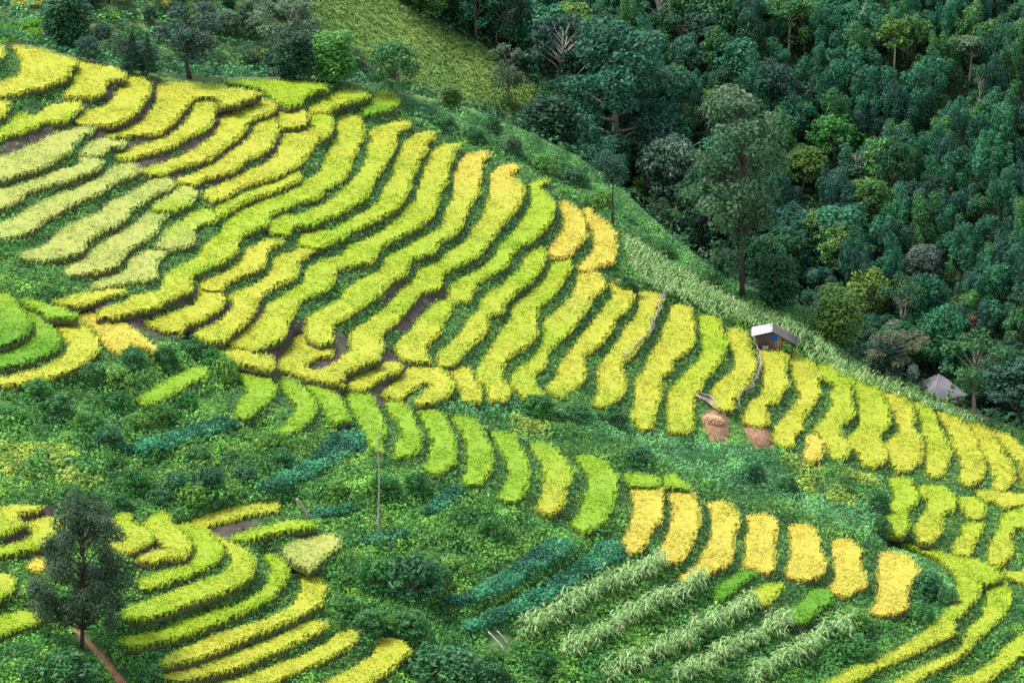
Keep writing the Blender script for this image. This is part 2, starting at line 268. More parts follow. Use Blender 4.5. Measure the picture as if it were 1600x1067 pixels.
def blades(base, h, rg, nb=5, spread=.3, width=.05, droop=.15, c0=None, c1=None, jit=.12, root=.06):
    """a tuft of bent blades at every base point; c0/c1 colours (n,3) of foot and tip"""
    n = len(base); base = np.repeat(base, nb, 0); h = np.repeat(np.broadcast_to(h, n), nb) * rg.uniform(.7, 1.1, n * nb)
    ph = rg.uniform(0, 2 * math.pi, n * nb); d = np.stack([np.cos(ph), np.sin(ph), 0 * ph], 1); s = np.stack([-d[:, 1], d[:, 0], 0 * ph], 1)
    r = rg.uniform(.25, 1, n * nb)[:, None] * spread; z = np.array([0, 0, 1.])
    p0 = base + d * rg.uniform(0, root, n * nb)[:, None]; hh = h[:, None]
    p1 = p0 + d * r * hh * .4 + z * hh * .7; p2 = p0 + d * r * hh * 1.1 + z * hh * (1 - droop * rg.uniform(0, 2, n * nb)[:, None])
    w = s * width * .5
    v = np.stack([p0 - w * .6, p0 + w * .6, p1 - w, p1 + w, p2], 1).reshape(-1, 3)
    k = np.arange(n * nb)[:, None] * 5
    f4 = k + np.array([0, 1, 3, 2]); f3 = k + np.array([2, 3, 4])
    j = 1 + rg.normal(0, jit, (n * nb, 1)); a = np.repeat(c0, nb, 0) * j; b = np.repeat(c1, nb, 0) * j; m = a * .35 + b * .65
    col = np.clip(np.stack([a, a, m, m, b], 1).reshape(-1, 3), 0, 1)
    return v, f4, f3, col
def leaves(p, nrm, size, rg, aspect=.5, col=(1, 1, 1), jit=.15, tilt=.6):
    """one folded leaf of two triangles at every point, facing roughly along nrm"""
    n = len(p); size = np.broadcast_to(size, n)[:, None]
    nn = nrm + rg.normal(0, tilt, (n, 3)); nn /= np.linalg.norm(nn, axis=1)[:, None] + 1e-9
    t = np.cross(nn, rg.normal(0, 1, (n, 3))); t /= np.linalg.norm(t, axis=1)[:, None] + 1e-9; b = np.cross(nn, t)
    v = np.stack([p - t * size * .5, p + b * size * aspect * .5 + nn * size * .08, p + t * size * .5, p - b * size * aspect * .5 + nn * size * .08], 1).reshape(-1, 3)
    k = np.arange(n)[:, None] * 4; f3 = np.concatenate([k + np.array([0, 2, 1]), k + np.array([0, 3, 2])])
    c = np.clip(np.broadcast_to(col, (n, 3)) * (1 + rg.normal(0, jit, (n, 1))), 0, 1)
    return v, f3, np.repeat(c, 4, 0)

# ------------------------------------------------------------------ materials
def mat(name, tint=(1, 1, 1), rough=.7, trans=0., spec=.2, objvar=0., noise=None, bump=None, vcol=True):
    m = bpy.data.materials.new(name); m.use_nodes = True; t = m.node_tree; N = t.nodes; L = t.links
    b = N['Principled BSDF']; b.inputs['Roughness'].default_value = rough; b.inputs['Specular IOR Level'].default_value = spec
    src = None
    def mul(a, fac_node_out=None, colour=None, kind='MULTIPLY'):
        x = N.new('ShaderNodeMix'); x.data_type = 'RGBA'; x.blend_type = kind; x.inputs[0].default_value = 1
        L.new(a, x.inputs[6])
        if fac_node_out is not None: L.new(fac_node_out, x.inputs[7])
        else: x.inputs[7].default_value = (*colour, 1)
        return x.outputs[2]
    if vcol:
        a = N.new('ShaderNodeVertexColor'); a.layer_name = 'Col'; src = mul(a.outputs[0], colour=tint)
    else:
        a = N.new('ShaderNodeRGB'); a.outputs[0].default_value = (*tint, 1); src = a.outputs[0]
    if noise:                                       # (scale, low, high[, detail]) mottling
        tc = N.new('ShaderNodeTexCoord'); nz = N.new('ShaderNodeTexNoise'); nz.inputs['Scale'].default_value = noise[0]
        nz.inputs['Detail'].default_value = 6; L.new(tc.outputs['Object'], nz.inputs['Vector'])
        cr = N.new('ShaderNodeValToRGB'); cr.color_ramp.elements[0].position = .3; cr.color_ramp.elements[1].position = .7
        cr.color_ramp.elements[0].color = (*noise[1], 1); cr.color_ramp.elements[1].color = (*noise[2], 1)
        L.new(nz.outputs[0], cr.inputs[0]); src = mul(src, cr.outputs[0])
        if bump:
            bp = N.new('ShaderNodeBump'); bp.inputs['Strength'].default_value = bump; bp.inputs['Distance'].default_value = .3
            L.new(nz.outputs[0], bp.inputs['Height']); L.new(bp.outputs[0], b.inputs['Normal'])
    if objvar:
        oi = N.new('ShaderNodeObjectInfo'); mr = N.new('ShaderNodeMapRange'); mr.inputs[3].default_value = 1 - objvar; mr.inputs[4].default_value = 1 + objvar
        L.new(oi.outputs['Random'], mr.inputs[0]); x = N.new('ShaderNodeHueSaturation')
        h = N.new('ShaderNodeMapRange'); h.inputs[3].default_value = .5 + .05 * objvar; h.inputs[4].default_value = .5 - .05 * objvar
        L.new(oi.outputs['Random'], h.inputs[0]); L.new(h.outputs[0], x.inputs['Hue']); L.new(mr.outputs[0], x.inputs['Value']); L.new(src, x.inputs['Color']); src = x.outputs[0]
    L.new(src, b.inputs['Base Color'])
    if trans:
        tr = N.new('ShaderNodeBsdfTranslucent'); L.new(src, tr.inputs['Color']); ms = N.new('ShaderNodeMixShader'); ms.inputs[0].default_value = trans
        L.new(b.outputs[0], ms.inputs[1]); L.new(tr.outputs[0], ms.inputs[2]); L.new(ms.outputs[0], N['Material Output'].inputs['Surface'])
    return m
M_rice = mat('rice', trans=.42, rough=.6)
M_bed = mat('paddy_bed', noise=(1.5, (.6, .6, .6), (1.3, 1.3, 1.2)), rough=.9)
M_ground = mat('ground', noise=(.9, (.55, .55, .55), (1.45, 1.4, 1.35)), rough=.95, bump=.6)
M_grass = mat('grass', trans=.25, rough=.6)
M_leaf = mat('foliage', trans=.25, rough=.55, objvar=.28)
M_leafs = mat('undergrowth_leaf', trans=.25, rough=.55)
M_bark = mat('bark', noise=(6, (.6, .6, .6), (1.4, 1.35, 1.3)), rough=.9, bump=.5)
M_wood = mat('weathered_wood', noise=(9, (.55, .55, .55), (1.35, 1.3, 1.25)), rough=.85, bump=.3)
M_tin = mat('tin_sheet', noise=(1.2, (.75, .74, .74), (1.15, 1.12, 1.1)), rough=.45, spec=.5)
M_cloth = mat('cloth', noise=(4, (.8, .8, .8), (1.15, 1.15, 1.15)), rough=.9)
M_straw = mat('straw', rough=.8, trans=.15)

# ------------------------------------------------------------------ the lie of the land
def wobble(c, i):                                   # hand-dug edges are never smooth: extra points pushed in and out
    m = np.concatenate([c + (np.roll(c, -1, 0) - c) * f for f in (0, .33, .67)], 1).reshape(-1, 2)
    return m + np.stack([vnoise(m[:, 0] / 11 + i, m[:, 1] / 11) - .5, vnoise(m[:, 0] / 11, m[:, 1] / 11 + 7 * i) - .5], 1) * (3.5, 3.0)
STR = [(z, k, smooth_poly(wobble(grow(c, .9), i))) for i, (z, k, c) in enumerate(parse(STRIPS))]
for _, _, c in STR: c[c[:, 0] < 1.5, 0] = -45; c[c[:, 1] > 1068, 1] += 12       # strips run on past the frame
BEAN = [(z, k, smooth_poly(c)) for z, k, c in parse(BEANS)]
def ribbon(c, w): return np.concatenate([c + (0, -w), c[::-1] + (0, w)])
MROW = [np.array(list(map(float, l.split()[2:]))).reshape(-1, 2) / TILES[l.split()[1]][2] + TILES[l.split()[1]][:2] for l in MAIZE.strip().splitlines()]
BENCH = [grow(c, 4) for _, _, c in BEAN] + [ribbon(c + (0, 2), 9) for c in MROW]      # level benches that carry beans and maize
GS, U0, V0, NU, NV = 40, -400, -80, 61, 40          # coarse elevation lattice over the photo's field of view and around it
def solve_levels():
    """elevations for which every rice strip runs level and steps down to the next one (least squares)"""
    N = NU * NV; A = np.zeros((N, N)); b = np.zeros(N)
    def add(idx, co, t, wt):
        for i in range(idx.shape[1]):
            np.add.at(b, idx[:, i], wt * co[:, i] * t)
            for j in range(idx.shape[1]): np.add.at(A, (idx[:, i], idx[:, j]), wt * co[:, i] * co[:, j])
    def grad(u, v, dx, dy):
        x = (u - U0) / GS; y = (v - V0) / GS
        i = np.clip(np.floor(x).astype(int), 0, NU - 2); j = np.clip(np.floor(y).astype(int), 0, NV - 2)
        fx = np.clip(x - i, 0, 1); fy = np.clip(y - j, 0, 1)
        idx = np.stack([j * NU + i, j * NU + i + 1, (j + 1) * NU + i, (j + 1) * NU + i + 1], 1)
        gu = np.stack([-(1 - fy), 1 - fy, -fy, fy], 1) / GS; gv = np.stack([-(1 - fx), -fx, 1 - fx, fx], 1) / GS
        return idx, gu * dx[:, None] + gv * dy[:, None]
    step = dict(a=.022, b=.025, c=.024, d=.021, z=.024, e=.023, f=.021, g=.023, h=.027, k=.030)
    down = dict(a=(.5, .86), b=(.4, .9), c=(.6, .8), d=(.85, .5), z=(.5, .86), e=(.9, .44), f=(.9, .44), g=(.7, .7), h=(.6, .8), k=(.5, .86))
    for z, k, c in parse(STRIPS) + [('k', '', c) for c in BENCH]:
        x0, y0 = c.min(0); x1, y1 = c.max(0)
        X, Y = np.meshgrid(np.arange(x0, x1, 7) + 3, np.arange(y0, y1, 7) + 3); m = inside(c, X, Y); p = np.stack([X[m], Y[m]], 1)
        if len(p) < 4: continue
        g = np.exp(-((p[:, None] - p[None]) ** 2).sum(-1) / 2450.); s = g.sum(1)
        q = p[None] - ((g[:, :, None] * p[None]).sum(1) / s[:, None])[:, None]
        xx = (g * q[..., 0] ** 2).sum(1) / s; yy = (g * q[..., 1] ** 2).sum(1) / s; xy = (g * q[..., 0] * q[..., 1]).sum(1) / s
        th = .5 * np.arctan2(2 * xy, xx - yy); an = np.sqrt((xx - yy) ** 2 + 4 * xy ** 2) / (xx + yy)
        t = np.stack([np.cos(th), np.sin(th)], 1); n = np.stack([-t[:, 1], t[:, 0]], 1); n *= np.sign(n @ np.array(down[z]))[:, None]
        wt = np.clip(an - .25, 0, 1)
        add(*grad(p[:, 0], p[:, 1], t[:, 0], t[:, 1]), np.zeros(len(p)), wt * 4)
        add(*grad(p[:, 0], p[:, 1], n[:, 0], n[:, 1]), np.full(len(p), -step[z]), wt + .1)
    u, v = np.meshgrid(np.arange(U0, U0 + GS * (NU - 1), GS) + GS / 2, np.arange(V0, V0 + GS * (NV - 1), GS) + GS / 2)
    u = u.ravel(); v = v.ravel(); o = np.ones(len(u))
    add(*grad(u, v, o, 0 * o), -.008 * o, .15 * o); add(*grad(u, v, 0 * o, o), -.022 * o, .15 * o)
    I = np.arange(N).reshape(NV, NU); S = .02
    for a, co, ws in ((np.stack([I[:, :-2].ravel(), I[:, 1:-1].ravel(), I[:, 2:].ravel()], 1), [1., -2, 1], S),
                      (np.stack([I[:-2].ravel(), I[1:-1].ravel(), I[2:].ravel()], 1), [1., -2, 1], S),
                      (np.stack([I[:-1, :-1].ravel(), I[:-1, 1:].ravel(), I[1:, :-1].ravel(), I[1:, 1:].ravel()], 1), [1., -1, -1, 1], 2 * S)):
        add(a, np.tile(co, (len(a), 1)), np.zeros(len(a)), np.full(len(a), ws))
    c = int((533 - V0) / GS) * NU + int((800 - U0) / GS); A[c, c] += 10
    return np.linalg.solve(A, b).reshape(NV, NU)
ZC = solve_levels()
FS = 4; FU = np.arange(U0, U0 + GS * (NU - 1) + 1, FS); FV = np.arange(V0, V0 + GS * (NV - 1) + 1, FS)
ZF = np.stack([np.interp(FV, V0 + GS * np.arange(NV), np.array(col)) for col in
               np.stack([np.interp(FU, U0 + GS * np.arange(NU), r) for r in ZC]).T], 1)
def blur(a, r):
    for ax in (0, 1):
        p = np.pad(a, [(r + 1, r) if i == ax else (0, 0) for i in (0, 1)], 'edge'); c = np.cumsum(p, ax)
        a = (np.take(c, range(2 * r + 1, c.shape[ax]), ax) - np.take(c, range(c.shape[ax] - 2 * r - 1), ax)) / (2 * r + 1)
    return a
for _ in range(2): ZF = blur(ZF, 5)
def sample(F, u, v):
    x = np.clip((np.asarray(u, float) - U0) / FS, 0, len(FU) - 1.001); y = np.clip((np.asarray(v, float) - V0) / FS, 0, len(FV) - 1.001)
    i = x.astype(int); j = y.astype(int); f = x - i; g = y - j
    return (F[j, i] * (1 - f) + F[j, i + 1] * f) * (1 - g) + (F[j + 1, i] * (1 - f) + F[j + 1, i + 1] * f) * g
FUU, FVV = np.meshgrid(FU.astype(float), FV.astype(float))
RICE_H = .62
SID = np.full(ZF.shape, -1); ZT = ZF.copy(); LEVEL = []
def cells(c):
    i0, i1 = [int(np.clip((x - U0) / FS, 0, len(FU))) for x in (c[:, 0].min() - 4, c[:, 0].max() + 8)]
    j0, j1 = [int(np.clip((x - V0) / FS, 0, len(FV))) for x in (c[:, 1].min() - 4, c[:, 1].max() + 8)]
    s = (slice(j0, j1), slice(i0, i1)); return s, inside(c, FUU[s], FVV[s])
def strip_z(i, u, v): return LEVEL[i] + .12 * (sample(ZF, u, v) - LEVEL[i])
for i, (z, k, c) in enumerate(STR):
    s, m = cells(c); LEVEL.append(ZF[s][m].mean() if m.any() else float(sample(ZF, *c.mean(0))))
    top = at(c[:, 0], c[:, 1], strip_z(i, c[:, 0], c[:, 1]) + RICE_H * .9); top[:, 2] -= RICE_H * .9
    u, v, _ = proj(top); s, m = cells(np.stack([u, v], 1))
    SID[s][m] = i; ZT[s][m] = LEVEL[i] + .12 * (ZF[s][m] - LEVEL[i])
for c in BENCH:
    s, m = cells(c); m = m & (SID[s] < 0); lev = ZF[s][m].mean(); SID[s][m] = -2; ZT[s][m] = lev + .25 * (ZF[s][m] - lev)
fixed = SID != -1; ricemask = (SID >= 0).astype(float)
for _ in range(90):
    n = (np.roll(ZT, 1, 0) + np.roll(ZT, -1, 0) + np.roll(ZT, 1, 1) + np.roll(ZT, -1, 1)) / 4
    ZT = np.where(fixed, ZT, n * .985 + ZF * .015)
P0 = at(FUU, FVV, ZF)
rough = np.clip(blur((~fixed).astype(float), 5) * 2 - 1, 0, 1)
ZT = ZT + np.where(fixed, 0, rough * ((fbm(P0[..., 0] / 4.5, P0[..., 1] / 6.5) - .5) * 1.5 + (vnoise(P0[..., 0] / 1.1, P0[..., 1] / 2) - .5) * .25))
def ground(u, v):                                   # ground point seen at a photo pixel on the near slope
    return at(u, v, sample(ZT, u, v))
RIDGE = np.array([(-400, 60), (0, 72), (50, 77), (120, 99), (190, 115), (240, 125), (300, 129), (440, 129), (520, 131), (580, 138), (640, 152), (700, 164),
  (780, 188), (830, 212), (900, 245), (960, 288), (1010, 335), (1050, 372), (1100, 412), (1150, 440), (1200, 466), (1235, 464), (1280, 505), (1330, 560),
  (1420, 604), (1500, 642), (1560, 662), (1600, 676), (2000, 830)], float)
def ridge(u): return np.interp(u, RIDGE[:, 0], RIDGE[:, 1])
_ru = np.arange(-400, 2001, 10.); _rp = at(_ru, ridge(_ru), sample(ZF, _ru, ridge(_ru)))
for _ in range(6): _rp[3:-3] = sum(_rp[3 + k:len(_rp) - 3 + k] for k in range(-3, 4)) / 7
def back(u, s):                                     # ground s metres behind the ridge line: a dip, then the far hill
    u = np.asarray(u, float); s = np.asarray(s, float)
    p = ground(u, ridge(u)); q = np.clip(s / 9, 0, 1)[..., None]; d = (u - 800) / FPX
    p = p * (1 - q) + np.stack([np.interp(u, _ru, _rp[:, i]) for i in range(3)], -1) * q
    drop = np.interp(u, [-400, 0, 500, 900, 1600], [1, 1.5, 2.5, 6, 7]); k = np.interp(u, [-400, 0, 450, 800, 1100, 2000], [.2, .22, .3, .38, .42, .46])
    x = p[..., 0] + d * s; y = p[..., 1] + s; q = np.clip(s / 13, 0, 1)
    z = p[..., 2] - drop * q * q * (3 - 2 * q) + k * np.log1p(np.exp(np.clip((s - 15) / 3, -30, 30))) * 3
    z = z + np.clip((s - 4) / 20, 0, 1) * ((fbm(x / 28 + 3, y / 28) - .5) * 9 + (vnoise(x / 6, y / 6) - .5) * .8)
    return np.stack([x, y, z], -1)
_S = np.linspace(0, 330, 661)
def back_at(u, v):                                  # far-hill ground point seen at a photo pixel (or just behind the ridge)
    p = back(np.full(len(_S), float(u)), _S); vv = proj(p)[1]; m = np.minimum.accumulate(vv)
    if v >= m[0]: return back(u, 8.)
    return p[int(np.clip(np.searchsorted(-m, -v), 0, len(_S) - 1))]
GRASSHILL = np.array([(425, -40), (560, -40), (640, 25), (700, 52), (770, 95), (835, 140), (835, 165), (740, 168), (640, 140), (560, 85), (490, 55)], float)
SOIL = [np.array(p, float) for p in ([(100, 150), (170, 120), (300, 140), (440, 160), (470, 215), (400, 270), (320, 300), (200, 255), (120, 205)],
  [(60, 480), (330, 450), (420, 480), (640, 560), (640, 640), (480, 610), (300, 540)], [(600, 440), (700, 440), (690, 520), (600, 520)], [(0, 205), (90, 195), (90, 235), (0, 245)],
  [(20, 800), (90, 790), (70, 870), (0, 870)], [(200, 860), (330, 820), (420, 810), (300, 880), (210, 890)])]
STUB = [np.array([(1100, 645), (1128, 640), (1140, 662), (1137, 690), (1112, 690), (1100, 668)], float), np.array([(1160, 668), (1190, 662), (1207, 680), (1207, 698), (1178, 698)], float)]
PATH = np.array([(112, 978), (122, 982), (160, 1020), (197, 1064), (205, 1090), (192, 1090), (182, 1064), (150, 1025)], float)

SLOPE = np.array([(775, 190), (830, 208), (900, 240), (960, 284), (1020, 335), (1100, 405), (1235, 460), (1340, 565), (1430, 600), (1420, 615), (1160, 480), (1060, 425), (975, 380), (965, 345), (880, 295), (820, 265), (780, 240)], float)
def ground_colour(u, v):
    n = fbm(u / 45, v / 30)[..., None]; g1 = np.array([.020, .065, .018]); g2 = np.array([.05, .12, .026])
    c = g1 + 1.2 * (g2 - g1) * np.clip(n * 1.6 - .4, 0, 1)
    br = np.array([.045, .034, .031]); m = np.zeros(u.shape, bool)
    for p in SOIL: m |= inside(p, u, v)
    s = np.where(m, .85, .12) * np.clip(vnoise(u / 25, v / 18) * 2 - .3, 0, 1) + np.where(m, .5, 0); c = c + (br - c) * np.clip(s, 0, 1)[..., None]
    c = np.where(inside(SLOPE, u, v)[..., None], np.array([.04, .11, .032]) * (.5 + .9 * n), c)
    for p in STUB: c = np.where(inside(p, u, v)[..., None], np.array([.22, .125, .075]), c)
    return np.where(inside(PATH, u, v)[..., None], np.array([.26, .12, .07]), c)
gu = np.arange(-400, 2001, 5.); R = 220
gv = ridge(gu)[None] + (1450 - ridge(gu))[None] * np.linspace(0, 1, R)[:, None]; guu = np.broadcast_to(gu, gv.shape)
front = ground(guu, gv); sb = np.concatenate([np.arange(300, 60, -8.), np.arange(60, 0, -2.)])
bu, bs = np.meshgrid(gu, sb); rear = back(bu, bs)
rc = np.array([.022, .040, .014]) * (1 + .6 * (fbm(rear[..., 0] / 7, rear[..., 1] / 7) - .5))[..., None]; pu, pv, _ = proj(rear)
rc = np.where(inside(grow(GRASSHILL, 6), pu, pv)[..., None], np.array([.13, .21, .05]) * (.8 + .5 * fbm(rear[..., 0] / 4, rear[..., 1] / 9))[..., None], rc)
lf = np.clip((560 - pu) / 120, 0, 1)[..., None]; rc = rc * (1 - lf) + np.array([.055, .10, .03]) * lf
PV = np.concatenate([rear, front]); PC = np.concatenate([rc, ground_colour(guu, gv)]); nr, nc = PV.shape[:2]
i, j = np.meshgrid(np.arange(nr - 1), np.arange(nc - 1), indexing='ij')
link('hillside', mesh('hillside', PV.reshape(-1, 3), [np.stack([i * nc + j, (i + 1) * nc + j, (i + 1) * nc + j + 1, i * nc + j + 1], -1).reshape(-1, 4)],
     M_ground, PC.reshape(-1, 3), True), kind='structure')
# land beyond, out to the horizon
B = 3000.; zb = float(front[..., 2].min()) - 14
link('valley_floor', mesh('valley_floor', [(-B, -B, zb), (B, -B, zb), (B, B, zb), (-B, B, zb)], [[[0, 1, 2, 3]]], M_ground, [(.05, .09, .03)] * 4), kind='structure')

# ------------------------------------------------------------------ rice terraces
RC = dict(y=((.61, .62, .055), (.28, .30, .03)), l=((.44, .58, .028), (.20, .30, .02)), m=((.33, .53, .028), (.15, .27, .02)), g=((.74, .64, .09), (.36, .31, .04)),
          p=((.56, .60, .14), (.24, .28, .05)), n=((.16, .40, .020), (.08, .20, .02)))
CNAME = dict(y='yellow', l='lime', m='lime green', g='golden', p='straw-coloured', n='green')
def ripeness(code, t):
    k = [RC[x] for x in code]
    if len(k) == 1: k = k * 2
    e = np.linspace(0, 1, len(k)); x = np.clip(t, 0, 1)
    sharp = lambda q: np.interp(x, e, [a[q[0]][q[1]] for a in k])
    f = lambda r: np.stack([sharp((r, 0)), sharp((r, 1)), sharp((r, 2))], -1)
    return f(0), f(1)
def rice_mesh(name, top, dep, code, t, nb=5, h=RICE_H):
    """rice standing below the canopy points `top`"""
    n = len(top); hh = h * rng.uniform(.92, 1.08, n) * (.86 + .28 * vnoise(top[:, 0] / 1.6, top[:, 1] / 2.5)); base = top.copy(); base[:, 2] -= h * .9
    t = t + (vnoise(top[:, 0] / 2.5, top[:, 1] / 5) - .5) * .35
    tip, foot = ripeness(code, t); tip = tip * np.array([.86, .88, 1.15]); wl = np.clip(fbm(top[:, 0] / 5 + 11, top[:, 1] / 9) * 1.9 - .75, 0, .6)[:, None]; tip = tip * (1 - wl) + tip * np.array([.72, .98, .9]) * wl; b = (.88 + .24 * vnoise(top[:, 0] / 1.3, top[:, 1] / 3 + 9))[:, None] * (1 + rng.normal(0, .05, (n, 1)))
    g = (vnoise(top[:, 0] / 3 + 40, top[:, 1] / 7) - .45)[:, None] * np.array([-.35, .10, 0]) + 1
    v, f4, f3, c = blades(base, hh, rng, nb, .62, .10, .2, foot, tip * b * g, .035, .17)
    return mesh(name, v, [f4, f3], M_rice, c)
ORD = ['', 'second', 'third', 'fourth', 'fifth', 'sixth', 'seventh', 'eighth', 'ninth', 'tenth', 'eleventh', 'twelfth', 'thirteenth', 'fourteenth', 'fifteenth', 'sixteenth',
       'seventeenth', 'eighteenth', 'nineteenth', 'twentieth', 'twenty-first', 'twenty-second', 'twenty-third', 'twenty-fourth', 'twenty-fifth', 'twenty-sixth']
ZONE = dict(a='on the slope below the conifers', b='on the pale slope at left edge', c='on the long central slope', d='on the slope around the wooden hut',
            z='of the winding plots above the crescents', e='of the crescents across the lower middle', f='in the lower right corner',
            g='on the rounded spur at the left edge', h='of the terraces by the lone tree')
rank = {}
for z in ZONE:
    for r, i in enumerate(sorted([i for i, s in enumerate(STR) if s[0] == z], key=lambda i: -LEVEL[i])): rank[i] = r
def points_in(c, dx, dy, jit=.45):
    x0, y0 = c.min(0); x1, y1 = c.max(0)
    X, Y = np.meshgrid(np.arange(x0, x1, dx), np.arange(y0, y1, dy)); X = X + (np.arange(X.shape[0]) % 2)[:, None] * dx / 2
    X = X + rng.uniform(-jit, jit, X.shape) * dx; Y = Y + rng.uniform(-jit, jit, Y.shape) * dy
    m = inside(c, X, Y); return X[m], Y[m]
for i, (z, k, c) in enumerate(STR):
    lab = ' '.join(x for x in (CNAME[k[0]] + (' to ' + CNAME[k[-1]] if k[-1] != k[0] else ''), 'rice terrace', ORD[rank[i]], 'highest', ZONE[z]) if x)
    root_top = at(c[:, 0], c[:, 1], strip_z(i, c[:, 0], c[:, 1]) + RICE_H * .9); rim = root_top - (0, 0, RICE_H * .9)
    pxm = FPX / proj(rim)[2].mean()
    # bed of wet earth under the crop: a shallow slab
    n = len(c); org = rim.mean(0); org[2] = rim[:, 2].min()
    v = np.concatenate([rim + (0, 0, .05), rim - (0, 0, .25)]) - org; q = np.arange(n)
    bed = mesh('rice_terrace', v, [np.arange(n)[None], np.stack([q, q + n, (q + 1) % n + n, (q + 1) % n], 1)], M_bed, np.tile((.05, .05, .02), (2 * n, 1)))
    o = link('rice_terrace', bed, loc=org, label=lab, category='rice terrace', group='rice terraces ' + ZONE[z])
    sx = .28 * pxm; X, Y = points_in(c, sx, sx * .36)
    top = at(X, Y, strip_z(i, X, Y) + RICE_H * .9)
    t = (Y - c[:, 1].min()) / (np.ptp(c[:, 1]) + 1e-6)
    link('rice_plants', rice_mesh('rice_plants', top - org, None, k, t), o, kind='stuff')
    # the close-packed stems inside the stand, a little below the heads
    gx, gy = np.meshgrid(np.arange(c[:, 0].min(), c[:, 0].max() + 6, 6.), np.arange(c[:, 1].min(), c[:, 1].max() + 3, 3.)); ins = inside(c, gx, gy); nr_, nc_ = gx.shape
    full = ins[:-1, :-1] & ins[1:, :-1] & ins[:-1, 1:] & ins[1:, 1:]; a, b = np.nonzero(full)
    if len(a) > 8:
        quad = np.stack([a * nc_ + b, (a + 1) * nc_ + b, (a + 1) * nc_ + b + 1, a * nc_ + b + 1], 1); us, inv = np.unique(quad, return_inverse=True)
        ux, uy = gx.ravel()[us], gy.ravel()[us]; tip_, foot = ripeness(k, (uy - c[:, 1].min()) / np.ptp(c[:, 1]))
        sm = at(ux, uy, strip_z(i, ux, uy) + RICE_H * .9) - (0, 0, RICE_H * .24) - org + rng.normal(0, .05, (len(ux), 3))
        link('stem_mass', mesh('stem_mass', sm, [inv.reshape(quad.shape)], M_rice, tip_ * .5 + foot * .4), o)

# ------------------------------------------------------------------ low plants between the terraces
VINE = np.array([(640, 640), (720, 630), (790, 622), (960, 650), (1090, 690), (1230, 705), (1380, 745), (1390, 790), (1360, 830), (1450, 880), (1500, 920), (1470, 985), (1430, 985), (1440, 900), (1380, 850), (1200, 780), (1110, 755), (1060, 735), (960, 690), (880, 675), (800, 660)], float)
VINE2 = np.array([(625, 150), (700, 160), (775, 190), (770, 225), (700, 215), (650, 190)], float)
YELLOW = [np.array(p, float) for p in ([(1215, 710), (1370, 745), (1385, 785), (1330, 790), (1240, 765)], [(0, 690), (110, 700), (160, 760), (90, 780), (0, 740)], [(800, 650), (900, 660), (880, 690), (800, 680)])]
MBAND = np.array([(975, 372), (1000, 380), (1050, 415), (1100, 446), (1160, 474), (1230, 503), (1262, 520), (1330, 572), (1400, 603), (1470, 638), (1545, 660), (1520, 662), (1400, 618), (1330, 592), (1270, 562), (1250, 540), (1170, 505), (1110, 490), (1060, 467), (1005, 440), (985, 415)], float)
near_strip = blur(ricemask, 5)
X, Y = points_in(np.array([(-150, 40), (1750, 40), (1750, 1180), (-150, 1180)], float), 5.2, 3.4, .6)
ok = (Y > ridge(X) + 1) & (sample(ricemask, X, Y) < .3)
for p in [grow(q, 5) for q in STUB] + [grow(PATH, 4), np.array([(112, 990), (146, 990), (146, 1030), (112, 1030)], float), np.array([(755, 985), (800, 985), (800, 1022), (755, 1022)], float)] + [grow(c + (0, 6), 2) for _, _, c in BEAN]: ok &= ~inside(p, X, Y)
bare = np.zeros(len(X), bool)
for p in SOIL: bare |= inside(p, X, Y)
ok &= ~(bare & (vnoise(X / 25, Y / 18) > .14) & (rng.random(len(X)) < .93))
X, Y = X[ok], Y[ok]
x2, y2 = points_in(SLOPE, 4.2, 2.6, .6); k2 = (y2 > ridge(x2) + 1) & (sample(ricemask, x2, y2) < .3); X, Y = np.r_[X, x2[k2]], np.r_[Y, y2[k2]]
P = ground(X, Y); bank = sample(near_strip, X, Y) + (fbm(X / 30, Y / 20) - .5) * .5 > .24
vine = inside(VINE, X, Y) | inside(VINE2, X, Y); slope = inside(SLOPE, X, Y) & ~vine; yel = np.zeros(len(X), bool)
for p in YELLOW: yel |= inside(p, X, Y)
tone = (.5 + 1.0 * fbm(X / 26, Y / 16))[:, None]; hum = .25 + 1.8 * vnoise(P[:, 0] / 2.6, P[:, 1] / 3.6) ** 2
def colmix(n, a, b, t): return np.array(a) + (np.array(b) - np.array(a)) * t[:, None]
